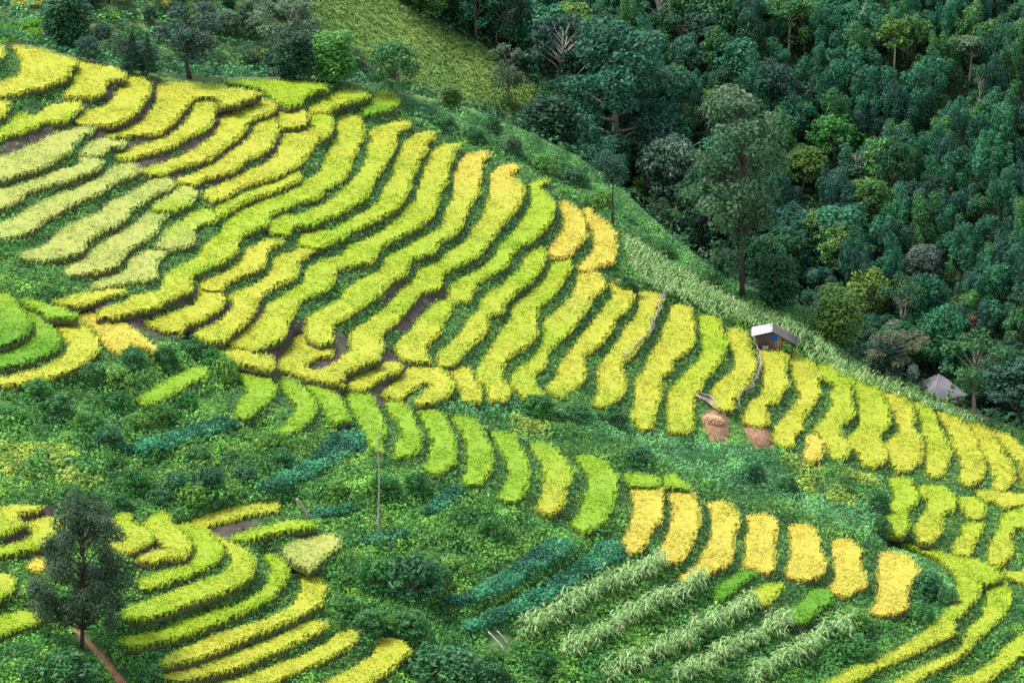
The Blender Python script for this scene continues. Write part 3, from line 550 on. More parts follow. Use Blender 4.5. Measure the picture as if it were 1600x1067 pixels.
# grass on the banks
leafy = bank & ~vine & (rng.random(len(X)) < .38)
m = bank & ~vine & ~leafy; n = m.sum(); r = np.clip(vnoise(X[m] / 18, Y[m] / 9) * 1.5 - .3 + rng.normal(0, .15, n), 0, 1)
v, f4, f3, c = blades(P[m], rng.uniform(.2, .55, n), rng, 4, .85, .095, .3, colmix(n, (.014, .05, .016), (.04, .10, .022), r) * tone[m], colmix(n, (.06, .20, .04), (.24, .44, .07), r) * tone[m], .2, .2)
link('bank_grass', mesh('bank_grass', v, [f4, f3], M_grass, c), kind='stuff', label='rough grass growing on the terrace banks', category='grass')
def clumps(P, rad, hgt, size, per, cola, colb, tone):
    n = len(P); q = np.repeat(P, per, 0); a = rng.uniform(0, 2 * math.pi, n * per); rr = np.sqrt(rng.random(n * per)); R_ = np.repeat(rad, per); H_ = np.repeat(hgt, per)
    d = np.stack([np.cos(a) * rr * R_, np.sin(a) * rr * R_, np.sqrt(1 - rr ** 2 * .9) * H_ * rng.uniform(.6, 1.05, n * per)], 1)
    t = np.repeat(np.clip(vnoise(P[:, 0] / 1.4, P[:, 1] / 2.5) * 1.4 - .2 + rng.normal(0, .2, n), 0, 1), per)
    nr_ = np.stack([d[:, 0], d[:, 1], np.repeat(rad, per) * .9], 1); nr_ /= np.linalg.norm(nr_, axis=1)[:, None]
    return leaves(q + d, nr_, np.repeat(size, per) * rng.uniform(.7, 1.3, n * per), rng, .6, colmix(n * per, cola, colb, t) * np.repeat(tone, per, 0), .10, .45)
def patch(name, m, h, s, per, a, b, label, cat, rad=(.2, .42)):
    n = m.sum(); v, f3, c = clumps(P[m], rng.uniform(*rad, n), rng.uniform(*h, n) * hum[m], rng.uniform(*s, n), per, a, b, tone[m])
    link(name, mesh(name, v, [f3], M_leafs, c), kind='stuff', label=label, category=cat)
patch('bank_weeds', leafy, (.2, .5), (.16, .3), 6, (.022, .11, .028), (.10, .30, .06), 'leafy weeds growing on the terrace banks', 'weeds', (.15, .32))
patch('bean_vines', vine & ~yel, (.3, .75), (.18, .3), 7, (.035, .17, .06), (.18, .46, .15), 'blue-green bean vines sprawling over the slope', 'vines')
patch('yellowing_vines', yel & ~bank, (.4, .8), (.22, .38), 7, (.05, .19, .035), (.34, .44, .06), 'yellowing bean vines on the slope', 'vines')
patch('ground_cover', slope & ~bank, (.15, .45), (.16, .28), 6, (.04, .16, .045), (.14, .36, .09), 'bright green ground cover along the ridge', 'ground cover')
rest = ~bank & ~vine & ~slope & ~yel
lush = fbm(X / 40 + 5, Y / 24) + rng.normal(0, .06, len(X)); weed = rest & (rng.random(len(X)) < .07)
patch('undergrowth', rest & ~weed & (lush < .5), (.35, 1.0), (.18, .36), 6, (.022, .105, .025), (.08, .27, .05), 'dark leafy undergrowth on the uncultivated slopes', 'undergrowth', (.3, .65))
patch('light_undergrowth', rest & ~weed & (lush >= .5), (.3, .8), (.18, .34), 6, (.05, .18, .03), (.20, .43, .06), 'light green leafy undergrowth on the uncultivated slopes', 'undergrowth', (.3, .65))
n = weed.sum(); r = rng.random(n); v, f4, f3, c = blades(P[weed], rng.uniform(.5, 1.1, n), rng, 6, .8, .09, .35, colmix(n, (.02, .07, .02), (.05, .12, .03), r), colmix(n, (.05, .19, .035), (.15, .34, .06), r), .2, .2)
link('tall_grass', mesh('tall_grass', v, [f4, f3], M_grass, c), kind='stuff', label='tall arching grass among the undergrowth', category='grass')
# grass of the far hill, growth under the forest
S_ = np.linspace(6, 250, 700); gu_, gs_ = np.meshgrid(np.arange(380, 900, 2.6), np.arange(8, 110, .55)); gu_ = (gu_ + rng.uniform(-1.5, 1.5, gu_.shape)).ravel(); gs_ = (gs_ + rng.uniform(-.3, .3, gs_.shape)).ravel()
q = back(gu_, gs_); pu_, pv_, _ = proj(q); m = inside(grow(GRASSHILL, 3), pu_, pv_); q = q[m]; n = len(q); r = np.clip(fbm(q[:, 0] / 4, q[:, 1] / 8) * 1.2 - .1 + rng.normal(0, .05, n), 0, 1)
v, f4, f3, c = blades(q, rng.uniform(.25, .6, n), rng, 4, .8, .12, .3, colmix(n, (.04, .10, .02), (.08, .14, .03), r), colmix(n, (.12, .26, .05), (.30, .42, .10), r), .15, .25)
link('hill_grass', mesh('hill_grass', v, [f4, f3], M_grass, c), kind='stuff', label='yellowish grass covering the bare hillside spur', category='grass')
gu_, gs_ = np.meshgrid(np.arange(-60, 1700, 9.), np.concatenate([np.arange(3, 70, 1.5), np.arange(70, 150, 3)])); gu_ = (gu_ + rng.uniform(-5, 5, gu_.shape)).ravel(); gs_ = (gs_ + rng.uniform(-.8, .8, gs_.shape)).ravel()
q = back(gu_, gs_); pu_, pv_, _ = proj(q); m = ~inside(grow(GRASSHILL, -4), pu_, pv_) & (pv_ > -60) & (pv_ < 720); q = q[m]; n = len(q); lf_ = np.clip((600 - pu_[m]) / 100, 0, 1)[:, None]
v, f3, c = clumps(q, rng.uniform(.6, 1.1, n), rng.uniform(.4, 1.5, n), rng.uniform(.4, .6, n), 8, (.012, .06, .025), (.045, .15, .05), (.7 + .6 * fbm(q[:, 0] / 5, q[:, 1] / 5))[:, None] * (1 + lf_ * .8))
link('forest_undergrowth', mesh('forest_undergrowth', v, [f3], M_leafs, c), kind='stuff', label='low green growth under the forest trees', category='undergrowth')

# ------------------------------------------------------------------ trees, bamboo and shrubs
LATER = []                                          # (object, phrase, u, v): labels given once everything of a kind stands
LAND = []
def shell(rg, lobes, dens, size, aspect, ca, cb, tilt=.55, fill=.25):
    V = []; F = []; Cc = []; n0 = 0
    for (x, y, z, rx, ry, rz) in lobes:
        area = 4 * math.pi * ((rx * ry) ** 1.6 + (rx * rz) ** 1.6 + (ry * rz) ** 1.6) ** (1 / 1.6) / 3 ** (1 / 1.6)
        n = max(12, int(area * dens / (size * size * aspect * .5)))
        d = rg.normal(0, 1, (n, 3)); d[:, 2] += .25; d /= np.linalg.norm(d, axis=1)[:, None]
        rad = np.where(rg.random(n) < fill, rg.uniform(.4, .9, n), rg.uniform(.85, 1.12, n))[:, None]
        p = d * rad * (rx, ry, rz) * (1 + .16 * np.sin(d[:, :1] * 7 + x) * np.sin(d[:, 2:] * 6 + y)) + (x, y, z)
        t = np.clip(rg.normal(.4, .18, n) + rg.normal(0, .16), 0, 1)
        v, f, c = leaves(p, d / np.array([rx, ry, rz]) * rz + (0, 0, .7), size * rg.uniform(.7, 1.35, n), rg, aspect, colmix(n, ca, cb, t), .10, tilt)
        V.append(v); F.append(f + n0); Cc.append(c); n0 += len(v)
    return np.concatenate(V), np.concatenate(F), np.concatenate(Cc)
BARK = dict(dark=(.045, .035, .028), grey=(.16, .14, .12), pale=(.42, .38, .33))
def limb(mb, a, b, r0, r1, rg, c, sag=.1, k=5):
    a = np.array(a, float); b = np.array(b, float); t = np.linspace(0, 1, 6)[:, None]; L = np.linalg.norm(b - a)
    p = a + (b - a) * t + np.sin(t * math.pi) * rg.normal(0, sag * L * .5, 3) ; mb.tube(p, np.linspace(r0, r1, 6), k, c)
    return p
def make_tree(kind, seed, ca, cb, bark='grey', leaf=None, var=0):
    """a tree 10 m tall: trunk and crown meshes"""
    var_ = var; rg = np.random.default_rng(seed); mb = MB(); bc = BARK[bark]; L = []; size = .42; asp = .55; dens = .62; tilt = .6; fill = .25
    if kind == 'broad':                              # tiers of spreading boughs
        top = limb(mb, (0, 0, -.5), (rg.normal(0, .3), rg.normal(0, .3), 8.6), .34, .05, rg, bc, .03, 7)
        for i in range(22):
            z = 2.2 + 7 * (i / 22) ** .9; a = i * 2.4 + rg.normal(0, .3); r = (3.9 * (1 - ((z - 3.6) / 7.2) ** 2 * .85) if z > 3 else 3.2) * rg.uniform(.55, 1)
            e = (math.cos(a) * r, math.sin(a) * r, z); limb(mb, (0, 0, z - 1.2), e, .11, .03, rg, bc, .08, 4)
            L.append((*e, rg.uniform(1.1, 1.7), rg.uniform(1.1, 1.7), rg.uniform(.45, .75)))
        L += [(0, 0, 8.8, 1.3, 1.3, .8), (0, 0, 6.4, 1.8, 1.8, 1.3)]; size = .5 if var_ != 1 else .3
    elif kind == 'dome':
        limb(mb, (0, 0, -.5), (rg.normal(0, .3), 0, 5.5), .3, .12, rg, bc, .05, 7)
        for i in range(20):
            a = i * 2.4; q = math.sqrt((i + .5) / 20); r = 3.5 * q * rg.uniform(.85, 1.1); z = 4.3 + 4.4 * math.sqrt(max(0, 1 - q * q)) + rg.normal(0, .35)
            e = (math.cos(a) * r, math.sin(a) * r, z); limb(mb, (0, 0, 3.2), e, .12, .03, rg, bc, .08, 4); L.append((*e, rg.uniform(1, 1.5), rg.uniform(1, 1.5), rg.uniform(.7, 1.1)))
        for i in range(8): a = i * .8; L.append((math.cos(a) * 2.9, math.sin(a) * 2.9, 3.6 + rg.normal(0, .5), 1.1, 1.1, .9))
        size = .48; dens = .56
    elif kind == 'airy':                             # open crown, branches show
        limb(mb, (0, 0, -.5), (rg.normal(0, .4), rg.normal(0, .3), 7.8), .24, .05, rg, bc, .06, 6)
        for i in range(26):
            z = 3.4 + 6 * rg.random(); a = rg.uniform(0, 6.28); r = 3.3 * math.sqrt(max(.1, 1 - ((z - 6.2) / 4) ** 2)) * rg.uniform(.4, 1.05)
            e = (math.cos(a) * r, math.sin(a) * r, z); limb(mb, (0, 0, max(2.6, z - 2.2)), e, .08, .02, rg, bc, .1, 4); L.append((*e, rg.uniform(.6, 1.2), rg.uniform(.6, 1.2), rg.uniform(.4, .8)))
        dens = .42; size = .36; fill = .4
    elif kind == 'column':
        limb(mb, (0, 0, -.5), (0, 0, 8), .3, .08, rg, bc, .03, 6)
        for i in range(26):
            z = .9 + 8.2 * i / 26; a = i * 2.4; r = 2.1 * math.sqrt(max(.12, 1 - ((z - 4.2) / 5.9) ** 2)) * rg.uniform(.7, 1); L.append((math.cos(a) * r, math.sin(a) * r, z, rg.uniform(1, 1.5), rg.uniform(1, 1.5), rg.uniform(.9, 1.4)))
        dens = .62; size = .5
    elif kind == 'conifer':
        limb(mb, (0, 0, -.5), (0, 0, 9.5), .22, .03, rg, bc, .01, 6)
        for i in range(34):
            z = .8 + 8.9 * i / 34; a = i * 2.4; r = 1.75 * (1 - z / 10.3); L.append((math.cos(a) * r, math.sin(a) * r, z, .8 * (1.25 - z / 10), .8 * (1.25 - z / 10), .42))
        size = .34; asp = .3; dens = .8
    elif kind == 'bamboo':                           # a clump of arching culms with drooping plumes
        lean = rg.normal(0, .7, 2)
        for i in range(10):
            a = i * 2.4 + rg.normal(0, .4); r = 2.8 * math.sqrt((i + .2) / 10) * rg.uniform(.8, 1.1); h = rg.uniform(5.2, 9.2) * (1 - .035 * r * r); q = np.array([math.cos(a), math.sin(a), 0]); o = np.array([lean[0], lean[1], 0]) * h / 9
            e = q * r + o + (0, 0, h); mb.tube([q * .3 + (0, 0, -.4), q * r * .4 + o * .4 + (0, 0, h * .55), q * r * .85 + o * .9 + (0, 0, h * .9), e], [.06, .05, .03, .02], 4, (.16, .2, .07)); R0 = rg.uniform(.6, 1.05)
            L.append((*e, R0, R0, R0 * rg.uniform(1.1, 1.7))); L.append((*(e * (.92, .92, .8) + rg.normal(0, .25, 3)), R0 * .95, R0 * .95, R0))
        size = .46; asp = .34; dens = .5; tilt = .6
    elif kind == 'emergent':                         # bare pale stem, crown high up
        p = limb(mb, (0, 0, -.5), (rg.normal(0, .25), rg.normal(0, .2), 7.2), .17, .09, rg, bc, .02, 6)
        for i in range(22):
            a = i * 2.4; r = 2.3 * math.sqrt((i + .3) / 22); z = 8.4 - r * r * .25 + rg.normal(0, .75); e = (math.cos(a) * r, math.sin(a) * r, z)
            limb(mb, p[-2 if i % 2 else -1], e, .07, .02, rg, bc, .1, 4); L.append((*e, rg.uniform(.7, 1.1), rg.uniform(.7, 1.1), rg.uniform(.5, .8)))
        size = .4; dens = .55
    elif kind == 'lone':                             # field tree with small dense leaves
        p = limb(mb, (0, 0, -.3), (.35, .1, 7.6), .17, .05, rg, bc, .03, 8)
        for i in range(72):
            z = 1.8 + 7.5 * rg.random(); a = rg.uniform(0, 6.28); r = 3.1 * math.sqrt(max(.15, 1 - ((z - 5.2) / 4.5) ** 2)) * rg.uniform(.3, 1.15)
            e = (math.cos(a) * r + .1, math.sin(a) * r, z); limb(mb, (.15, 0, max(1.2, z - 1.5)), e, .06, .015, rg, bc, .1, 4); L.append((*e, rg.uniform(.45, .95), rg.uniform(.45, .95), rg.uniform(.35, .7)))
        size = .17; asp = .5; dens = .55; fill = .55
    elif kind == 'slender':
        p = [(0, 0, -.3), (.35, 0, 1.8), (.75, .1, 3.4), (.45, 0, 5.2), (.1, 0, 7)]; mb.tube(p, [.19, .15, .13, .1, .05], 6, bc)
        for i in range(20):
            a = i * 2.4; r = 2.2 * rg.random() ** .6; z = 7.9 + rg.normal(0, .9) - r * .35; e = (math.cos(a) * r, math.sin(a) * r, z); limb(mb, p[3], e, .05, .015, rg, bc, .1, 4)
            L.append((*e, rg.uniform(.6, 1), rg.uniform(.6, 1), rg.uniform(.45, .8)))
        size = .3; dens = .5
    elif kind == 'tall':                             # big forest-edge tree: bare lower trunk, high open crown
        p = limb(mb, (0, 0, -.3), (.3, 0, 7.4), .19, .07, rg, bc, .02, 8)
        for i in range(48):
            z = 4.3 + 5.6 * rg.random() ** .8; a = rg.uniform(0, 6.28); r = 3.5 * math.sqrt(max(.08, 1 - ((z - 7) / 3.6) ** 2)) * rg.uniform(.3, 1.05); e = (math.cos(a) * r + .3, math.sin(a) * r, z)
            limb(mb, (.2, 0, max(3.6, z - 1.6)), e, .07, .015, rg, bc, .1, 4); L.append((*e, rg.uniform(.55, 1.05), rg.uniform(.55, 1.05), rg.uniform(.35, .65)))
        for i in range(9): L.append((rg.normal(0, .9), rg.normal(0, .6), rg.uniform(1.5, 4.2), .5, .5, .4))
        size = .27; dens = .48; fill = .4
    elif kind == 'shrub':
        for i in range(16):
            a = i * 2.4; r = 3.9 * math.sqrt((i + .2) / 16) * rg.uniform(.8, 1.05); z = 5.4 * math.sqrt(max(.03, 1 - (r / 4.6) ** 2)) * rg.uniform(.75, 1.1); e = (math.cos(a) * r, math.sin(a) * r, z)
            limb(mb, (rg.normal(0, .3), rg.normal(0, .3), -.4), e, .1, .03, rg, bc, .1, 4); L.append((*e, rg.uniform(.7, 1.9), rg.uniform(.7, 1.9), rg.uniform(.7, 1.9)))
        for i in range(9): a = i * .7; L.append((math.cos(a) * 3.6, math.sin(a) * 3.6, .9, 1.5, 1.5, 1.2))
        size = .8; asp = .45; dens = .5; fill = .4; tilt = .9
    if leaf: size = leaf
    v, f, c = shell(rg, L, dens, size, asp, ca, cb, tilt, fill)
    return mb.build(kind + '_trunk', M_bark), mesh(kind + '_crown', v, [f], M_leaf, c)
DARK = ((.009, .048, .022), (.028, .105, .038)); MID = ((.018, .085, .026), (.065, .20, .05)); GREY = ((.034, .08, .042), (.12, .20, .095))
YGR = ((.04, .12, .022), (.18, .29, .05)); TEAL = ((.008, .066, .034), (.038, .185, .086)); TEAL2 = ((.010, .05, .036), (.040, .145, .09)); BRT = ((.02, .11, .022), (.07, .25, .042)); BLUE = ((.012, .046, .034), (.038, .10, .064)); RUS = ((.10, .05, .03), (.22, .11, .07))
YGF = ((.03, .11, .025), (.12, .24, .05)); SHB = ((.018, .095, .034), (.07, .21, .06)); YSH = ((.04, .15, .028), (.18, .35, .055)); WHT = ((.30, .36, .28), (.75, .78, .72))
PROTO = {}
def proto(kind, pal, var=0, bark='grey'):
    var = var if kind in ('broad', 'bamboo', 'emergent', 'conifer') else var % 2; bark = bark if kind in ('airy', 'tall', 'emergent', 'slender', 'lone') else 'grey'; k = (kind, pal, var, bark)
    if k not in PROTO: PROTO[k] = make_tree(kind, sum(map(ord, kind)) + 31 * var + int(pal[0][1] * 7000) % 97, *pal, bark, None, var)
    return PROTO[k]
def plant(name, kind, pal, p, h, wfac=1., label='', cat='tree', group=None, var=0, bark='grey', rz=None):
    tr, cr = proto(kind, pal, var, bark); s = h / 10
    e = link(name, None, loc=p, rz=rng.uniform(0, 6.28) if rz is None else rz, scale=(s * wfac, s * wfac, s), label=label, category=cat, group=group)
    e.empty_display_size = .2
    link('culms' if kind == 'bamboo' else ('stems' if kind == 'shrub' else 'trunk'), tr, e); link('crown' if kind != 'shrub' else 'foliage', cr, e); return e
WN = dict(broad=8.6, dome=9, airy=7.6, column=6, conifer=3.8, bamboo=6.4, emergent=6, lone=6, slender=5.4, tall=8, shrub=10)
HN = dict(broad=9.6, dome=9.4, airy=9.6, column=9.8, conifer=10, bamboo=9.8, emergent=9.3, lone=9.8, slender=9.4, tall=10, shrub=7)
TREES = [  # name, kind, palette, variant, bark, foot pixel u, v, height px, width px, label   (v None: foot hidden s metres behind the ridge)
 ('leafy_tree', 'column', DARK, 1, 'dark', 105, 80, 95, 85, 'dark green bushy tree above the terraces, leftmost at the top edge'),
 ('conifer_tree', 'conifer', DARK, 1, 'dark', 207, 118, 68, 34, 'dark conifer behind the ridge, left of the close pair'),
 ('conifer_tree', 'conifer', DARK, 2, 'dark', 231, 120, 70, 26, 'narrow dark conifer behind the ridge, right of the close pair'),
 ('spreading_tree', 'airy', BLUE, 1, 'dark', 298, 124, 112, 128, 'open grey-green tree with dark trunk, right of the conifer pair'),
 ('spreading_tree', 'airy', GREY, 2, 'grey', 455, 112, 118, 120, 'tall airy grey-green tree behind two dark round trees'),
 ('round_tree', 'column', DARK, 2, 'dark', 460, 127, 76, 66, 'dark round tree on the ridge beside the bright green tree'),
 ('dense_tree', 'column', BRT, 3, 'dark', 522, 131, 80, 72, 'dense bright green tree standing on the ridge'),
 ('mixed_tree', 'dome', MID, 1, 'pale', 615, 152, 84, 92, 'mid green tree with short pale trunk at the foot of the grassy hill'),
 ('small_tree', 'airy', GREY, 3, 'grey', 793, 168, 90, 72, 'small airy silver-grey tree on thin trunk in front of grassy hill'),
 ('blue_green_tree', 'airy', BLUE, 4, 'pale', 882, 172, 150, 112, 'blue-green open tree with pale forked stems left of the great layered tree'),
 ('layered_tree', 'broad', TEAL, 1, 'dark', 962, 268, 222, 200, 'great dark layered tree, the largest at the edge of the forest'),
 ('domed_tree', 'dome', GREY, 2, 'grey', 1140, 250, 105, 118, 'wide grey-green domed tree right of the great layered tree'),
 ('silver_tree', 'dome', ((.025, .07, .045), (.10, .18, .12)), 3, 'grey', 1046, 335, 120, 104, 'silvery green tree on thin straight stem above the bright slope'),
 ('slender_tree', 'slender', BLUE, 1, 'dark', 957, 352, 110, 62, 'small dark tree on slender crooked trunk, alone on the bright slope'),
 ('round_tree', 'dome', DARK, 4, 'dark', 1095, 400, 128, 100, 'dark rounded tree left of the tallest forest-edge tree'),
 ('tall_tree', 'tall', ((.016, .052, .026), (.05, .115, .05)), 1, 'dark', 1160, 464, 280, 200, 'tallest forest-edge tree with bare dark trunk and airy grey-green crown'),
 ('dark_bush_tree', 'column', DARK, 5, 'dark', 1215, 478, 80, 70, 'dark bushy tree at the foot of the tallest tree'),
 ('emergent_tree', 'emergent', MID, 1, 'pale', 1226, 92, 92, 78, 'pale-stemmed tree rising above the bamboo, leftmost of three'),
 ('emergent_tree', 'emergent', YGR, 2, 'pale', 1387, 122, 88, 66, 'yellow-green tree on pale bare stem, middle of three above the bamboo'),
 ('emergent_tree', 'emergent', GREY, 3, 'pale', 1502, 136, 76, 72, 'greyish tree on pale bare stem, rightmost of three above the bamboo'),
 ('silver_tree', 'dome', ((.035, .065, .052), (.13, .18, .145)), 5, 'grey', 1440, 452, 68, 66, 'silver-grey domed tree with bare twigs low in the forest'),
 ('yellowish_tree', 'dome', YGR, 6, 'pale', 1357, 505, 86, 72, 'yellow-green flowering tree low in the forest'),
 ('yellowish_tree', 'column', YGR, 7, 'grey', 1308, 532, 82, 80, 'yellow-green bush beside the bright green slope behind the wooden hut'),
 ('light_tree', 'dome', BRT, 8, 'grey', 1300, 255, 75, 90, 'bright green spreading tree right of the tallest tree crown'),
 ('light_tree', 'dome', YGR, 9, 'grey', 1252, 300, 70, 80, 'pale yellow-green tree behind the tallest tree'),
 ('hut_tree', 'airy', MID, 5, 'grey', 1523, 652, 130, 112, 'green airy tree standing right of the grey-roofed hut'),
 ('hut_tree', 'dome', TEAL, 10, 'grey', 1470, 590, 105, 90, 'blue-green tree behind the grey-roofed hut'),
 ('rusty_tree', 'airy', RUS, 6, 'grey', 1515, 545, 52, 36, 'small rust-coloured treetop above the grey-roofed hut'),
 ('brown_scrub_tree', 'airy', ((.05, .07, .03), (.12, .13, .06)), 7, 'grey', 1395, 590, 80, 110, 'brownish thin scrub tree behind the maize band, left of grey-roofed hut'),
 ('yellow_bush', 'column', YGR, 11, 'grey', 703, 168, 34, 40, 'small yellow-green bush at the foot of the grassy hill'),
 ('flowering_bush', 'column', WHT, 12, 'grey', 1427, 593, 24, 20, 'white-leaved bush left of the grey-roofed hut'),
]
SPEC = []
for (nm, kd, pal, var, bark, u, v, hp, wp, lab) in TREES:
    p = ground(u, v) if v > ridge(u) + 1 else back_at(u, v)
    pu, pv, dep = proj(p); sc_ = FPX / dep; h = (hp + (pv - v)) / sc_ / cp; h *= 10 / HN[kd]; wf = (wp / sc_) / (WN[kd] * h / 10)
    plant(nm, kd, pal, p, h, wf, lab, 'bush' if 'bush' in nm and 'tree' not in nm else 'tree', None, var, bark, rz=u * .1); SPEC.append((u, v, hp, wp)); LAND.append((u, v - hp * .6, nm, lab))
p = ground(128, 1012); scl = FPX / proj(p)[2]
plant('lone_tree', 'lone', ((.016, .040, .022), (.05, .095, .04)), p, 240 / scl / cp * 10 / 9.8, 128 / scl / (6 * 24 / scl) * 1.0, 'dark small-leaved tree standing alone among the lower left terraces', 'tree', None, 1, 'dark', 0)
SPEC += [(1466, 605, 40, 110), (1440, 600, 40, 60), (1208, 552, 50, 90)]
def hidden(u, v, hp, wp):
    for (su, sv, sh, sw) in SPEC:
        if abs(u - su) < (sw * .8 + wp * .5) / 2 and v > sv - .05 * sh and v - hp < sv - .40 * sh: return True
    return False
nb = [0, 0]
for row, v0 in enumerate(np.arange(-10, 700, 24.)):
    for u0 in np.arange(600 + (row % 2) * 19, 1690, 38.):
        u = u0 + rng.uniform(-15, 15); v = v0 + rng.uniform(-10, 10)
        if v > ridge(u) + 6 or inside(grow(GRASSHILL, 4), np.array([u]), np.array([v]))[0] or (u < 850 and v > 90 and u < 700 + v): continue
        edge = v > ridge(u) - 60; bam = vnoise(u / 90 + 2, v / 70 + 1) * 1.25 + (u - 1180) / 800 - max(0, v - 380) / 260 + rng.normal(0, .1) > .42
        hp, wp = (rng.uniform(55, 118), rng.uniform(46, 78)) if bam else (rng.uniform(50, 112), rng.uniform(52, 95))
        if edge: hp *= .72
        if hidden(u, v, hp, wp): continue
        p = back_at(u, v); pu, pv, dep = proj(p); s_ = FPX / dep
        if bam:
            kd = 'bamboo'; pal = (TEAL, TEAL, TEAL, MID, TEAL2)[rng.integers(5)]; nm = 'bamboo_clump'; lab = 'feathery blue-green bamboo clump in the dense bamboo forest'; g = 'bamboo clumps of the forest'; nb[0] += 1
        else:
            kd = ('dome', 'broad', 'airy', 'dome', 'column')[rng.integers(5)]; pal = (DARK, MID, TEAL, BLUE, TEAL, DARK, TEAL2, TEAL, YGF, DARK, DARK)[rng.integers(11)]; nm = 'forest_tree'; lab = 'leafy tree in the mixed forest behind the ridge'; g = 'trees of the mixed forest'; nb[1] += 1
        h = (hp + max(0, pv - v)) / s_ / cp * 10 / HN[kd]
        o = plant(nm, kd, pal, p, h, np.clip((wp / s_) / (WN[kd] * h / 10), .5, 1.8), '', 'bamboo' if bam else 'tree', g, int(rng.integers(2, 6)) if bam else int(rng.integers(20, 23)), 'grey' if bam else ('grey', 'pale')[rng.integers(2)]); LATER.append((o, nm, u, v - hp * .55))
for row, v0 in enumerate(np.arange(-5, 130, 22.)):     # scrub on the far slope above the ridge at the left
    for u0 in np.arange(-40 + (row % 2) * 26, 640, 52.):
        u = u0 + rng.uniform(-18, 18); v = v0 + rng.uniform(-8, 8)
        if v > ridge(u) + 4 or inside(grow(GRASSHILL, 2), np.array([u]), np.array([v]))[0] or (u < 80 and v > 15) or vnoise(u / 60, v / 40) < .28 or hidden(u, v, 30, 30): continue
        p = back_at(u, v); s_ = FPX / proj(p)[2]; hp = rng.uniform(22, 46); kd = ('dome', 'airy', 'column')[rng.integers(3)]
        o = plant('scrub_tree', kd, (MID, DARK, GREY, GREY, BLUE)[rng.integers(5)], p, hp / s_ / cp, rng.uniform(1, 1.6), '', 'tree', 'scrub trees beyond the upper left ridge', int(rng.integers(3))); LATER.append((o, 'scrub_tree', u, v - hp * .5))
# shrubs on the near slopes: foot pixel, height, width, palette
SHRUBS = [(640, 925, 62, 110, DARK), (585, 915, 45, 70, MID), (690, 950, 55, 70, MID), (700, 1066, 62, 140, DARK), (770, 1085, 50, 80, MID), (95, 1075, 56, 130, MID), (235, 1070, 36, 50, DARK),
  (150, 600, 34, 60, DARK), (205, 570, 30, 50, DARK), (258, 572, 34, 46, DARK), (300, 555, 30, 44, DARK), (335, 575, 32, 50, DARK), (352, 590, 36, 44, MID), (60, 620, 30, 60, MID), (90, 650, 34, 60, DARK), (20, 660, 26, 60, DARK),
  (140, 668, 26, 54, DARK), (180, 640, 30, 60, MID), (250, 660, 30, 50, MID), (290, 640, 30, 44, DARK), (270, 668, 26, 40, DARK), (210, 765, 32, 54, MID), (280, 768, 34, 70, DARK), (325, 762, 34, 56, DARK), (190, 795, 26, 40, DARK),
  (230, 735, 28, 60, MID), (410, 745, 36, 48, DARK), (430, 700, 28, 50, MID), (560, 735, 30, 44, MID), (600, 770, 34, 60, MID), (650, 770, 34, 44, DARK), (560, 820, 40, 60, MID), (600, 830, 34, 54, DARK), (690, 770, 26, 30, DARK),
  (720, 800, 30, 54, MID), (770, 840, 34, 60, DARK), (540, 960, 30, 50, MID), (575, 985, 34, 60, MID), (640, 985, 34, 60, DARK), (1375, 800, 36, 36, DARK), (1380, 835, 30, 36, TEAL), (1180, 745, 24, 36, TEAL), (1230, 770, 26, 40, DARK),
  (900, 655, 24, 60, DARK), (840, 640, 24, 60, MID), (960, 660, 26, 50, DARK), (1450, 925, 34, 60, TEAL), (1440, 975, 34, 50, MID), (1480, 945, 30, 44, DARK), (1340, 1030, 34, 60, DARK), (1290, 1000, 26, 44, DARK),
  (770, 205, 26, 34, MID), (800, 240, 30, 36, GREY), (850, 268, 26, 50, MID), (740, 220, 22, 40, TEAL), (690, 200, 24, 50, TEAL), (900, 285, 22, 50, TEAL), (940, 320, 24, 40, MID), (980, 455, 24, 40, MID), (1040, 400, 20, 40, MID), (1110, 445, 24, 40, DARK),
  (1260, 545, 24, 24, DARK), (1110, 1000, 24, 44, MID)]
cand = np.nonzero(rest & (X > 0) & (X < 1600) & (Y > 300) & (Y < 1066) & (sample(near_strip, X, Y) < .05))[0]; rng.shuffle(cand); kept = [(a[0], a[1]) for a in SHRUBS]; clear = [(1115, 690, 45), (775, 1020, 50), (590, 850, 30), (482, 825, 30), (128, 1030, 40), (160, 1040, 30), (1190, 700, 40), (1208, 560, 50)]
for k in cand:
    if len(kept) > 112: break
    if any(math.hypot(X[k] - a, Y[k] - b) < r_ for a, b, r_ in clear): continue
    if min((X[k] - a) ** 2 + ((Y[k] - b) * 1.6) ** 2 for a, b in kept) > 26 ** 2:
        kept.append((X[k], Y[k])); wp = rng.uniform(28, 62); SHRUBS.append((float(X[k]), float(Y[k]), wp * rng.uniform(.35, .52), wp, (DARK, MID, SHB, YSH)[rng.integers(4)]))
for (u, v, hp, wp, pal) in SHRUBS:
    if any(inside(grow(c, 12), np.array([u, u, u - wp * .4, u + wp * .4]), np.array([v, v - hp * .7, v - hp * .4, v - hp * .4])).any() for _, _, c in BEAN): continue
    pal = {id(DARK): (MID, SHB, BRT)[int(u) % 3], id(MID): (BRT, YSH, MID)[int(u) % 3], id(TEAL): SHB}.get(id(pal), pal)
    p = ground(u, v); s_ = FPX / proj(p)[2]; h = hp / s_ / cp * 10 / 7
    big = wp >= 100
    o = plant('shrub', 'shrub', pal, p, h, (wp / s_) / h, '', 'shrub', 'shrubs on the uncultivated slopes', int(rng.integers(3))); LATER.append((o, 'shrub', u, v - hp / 2))

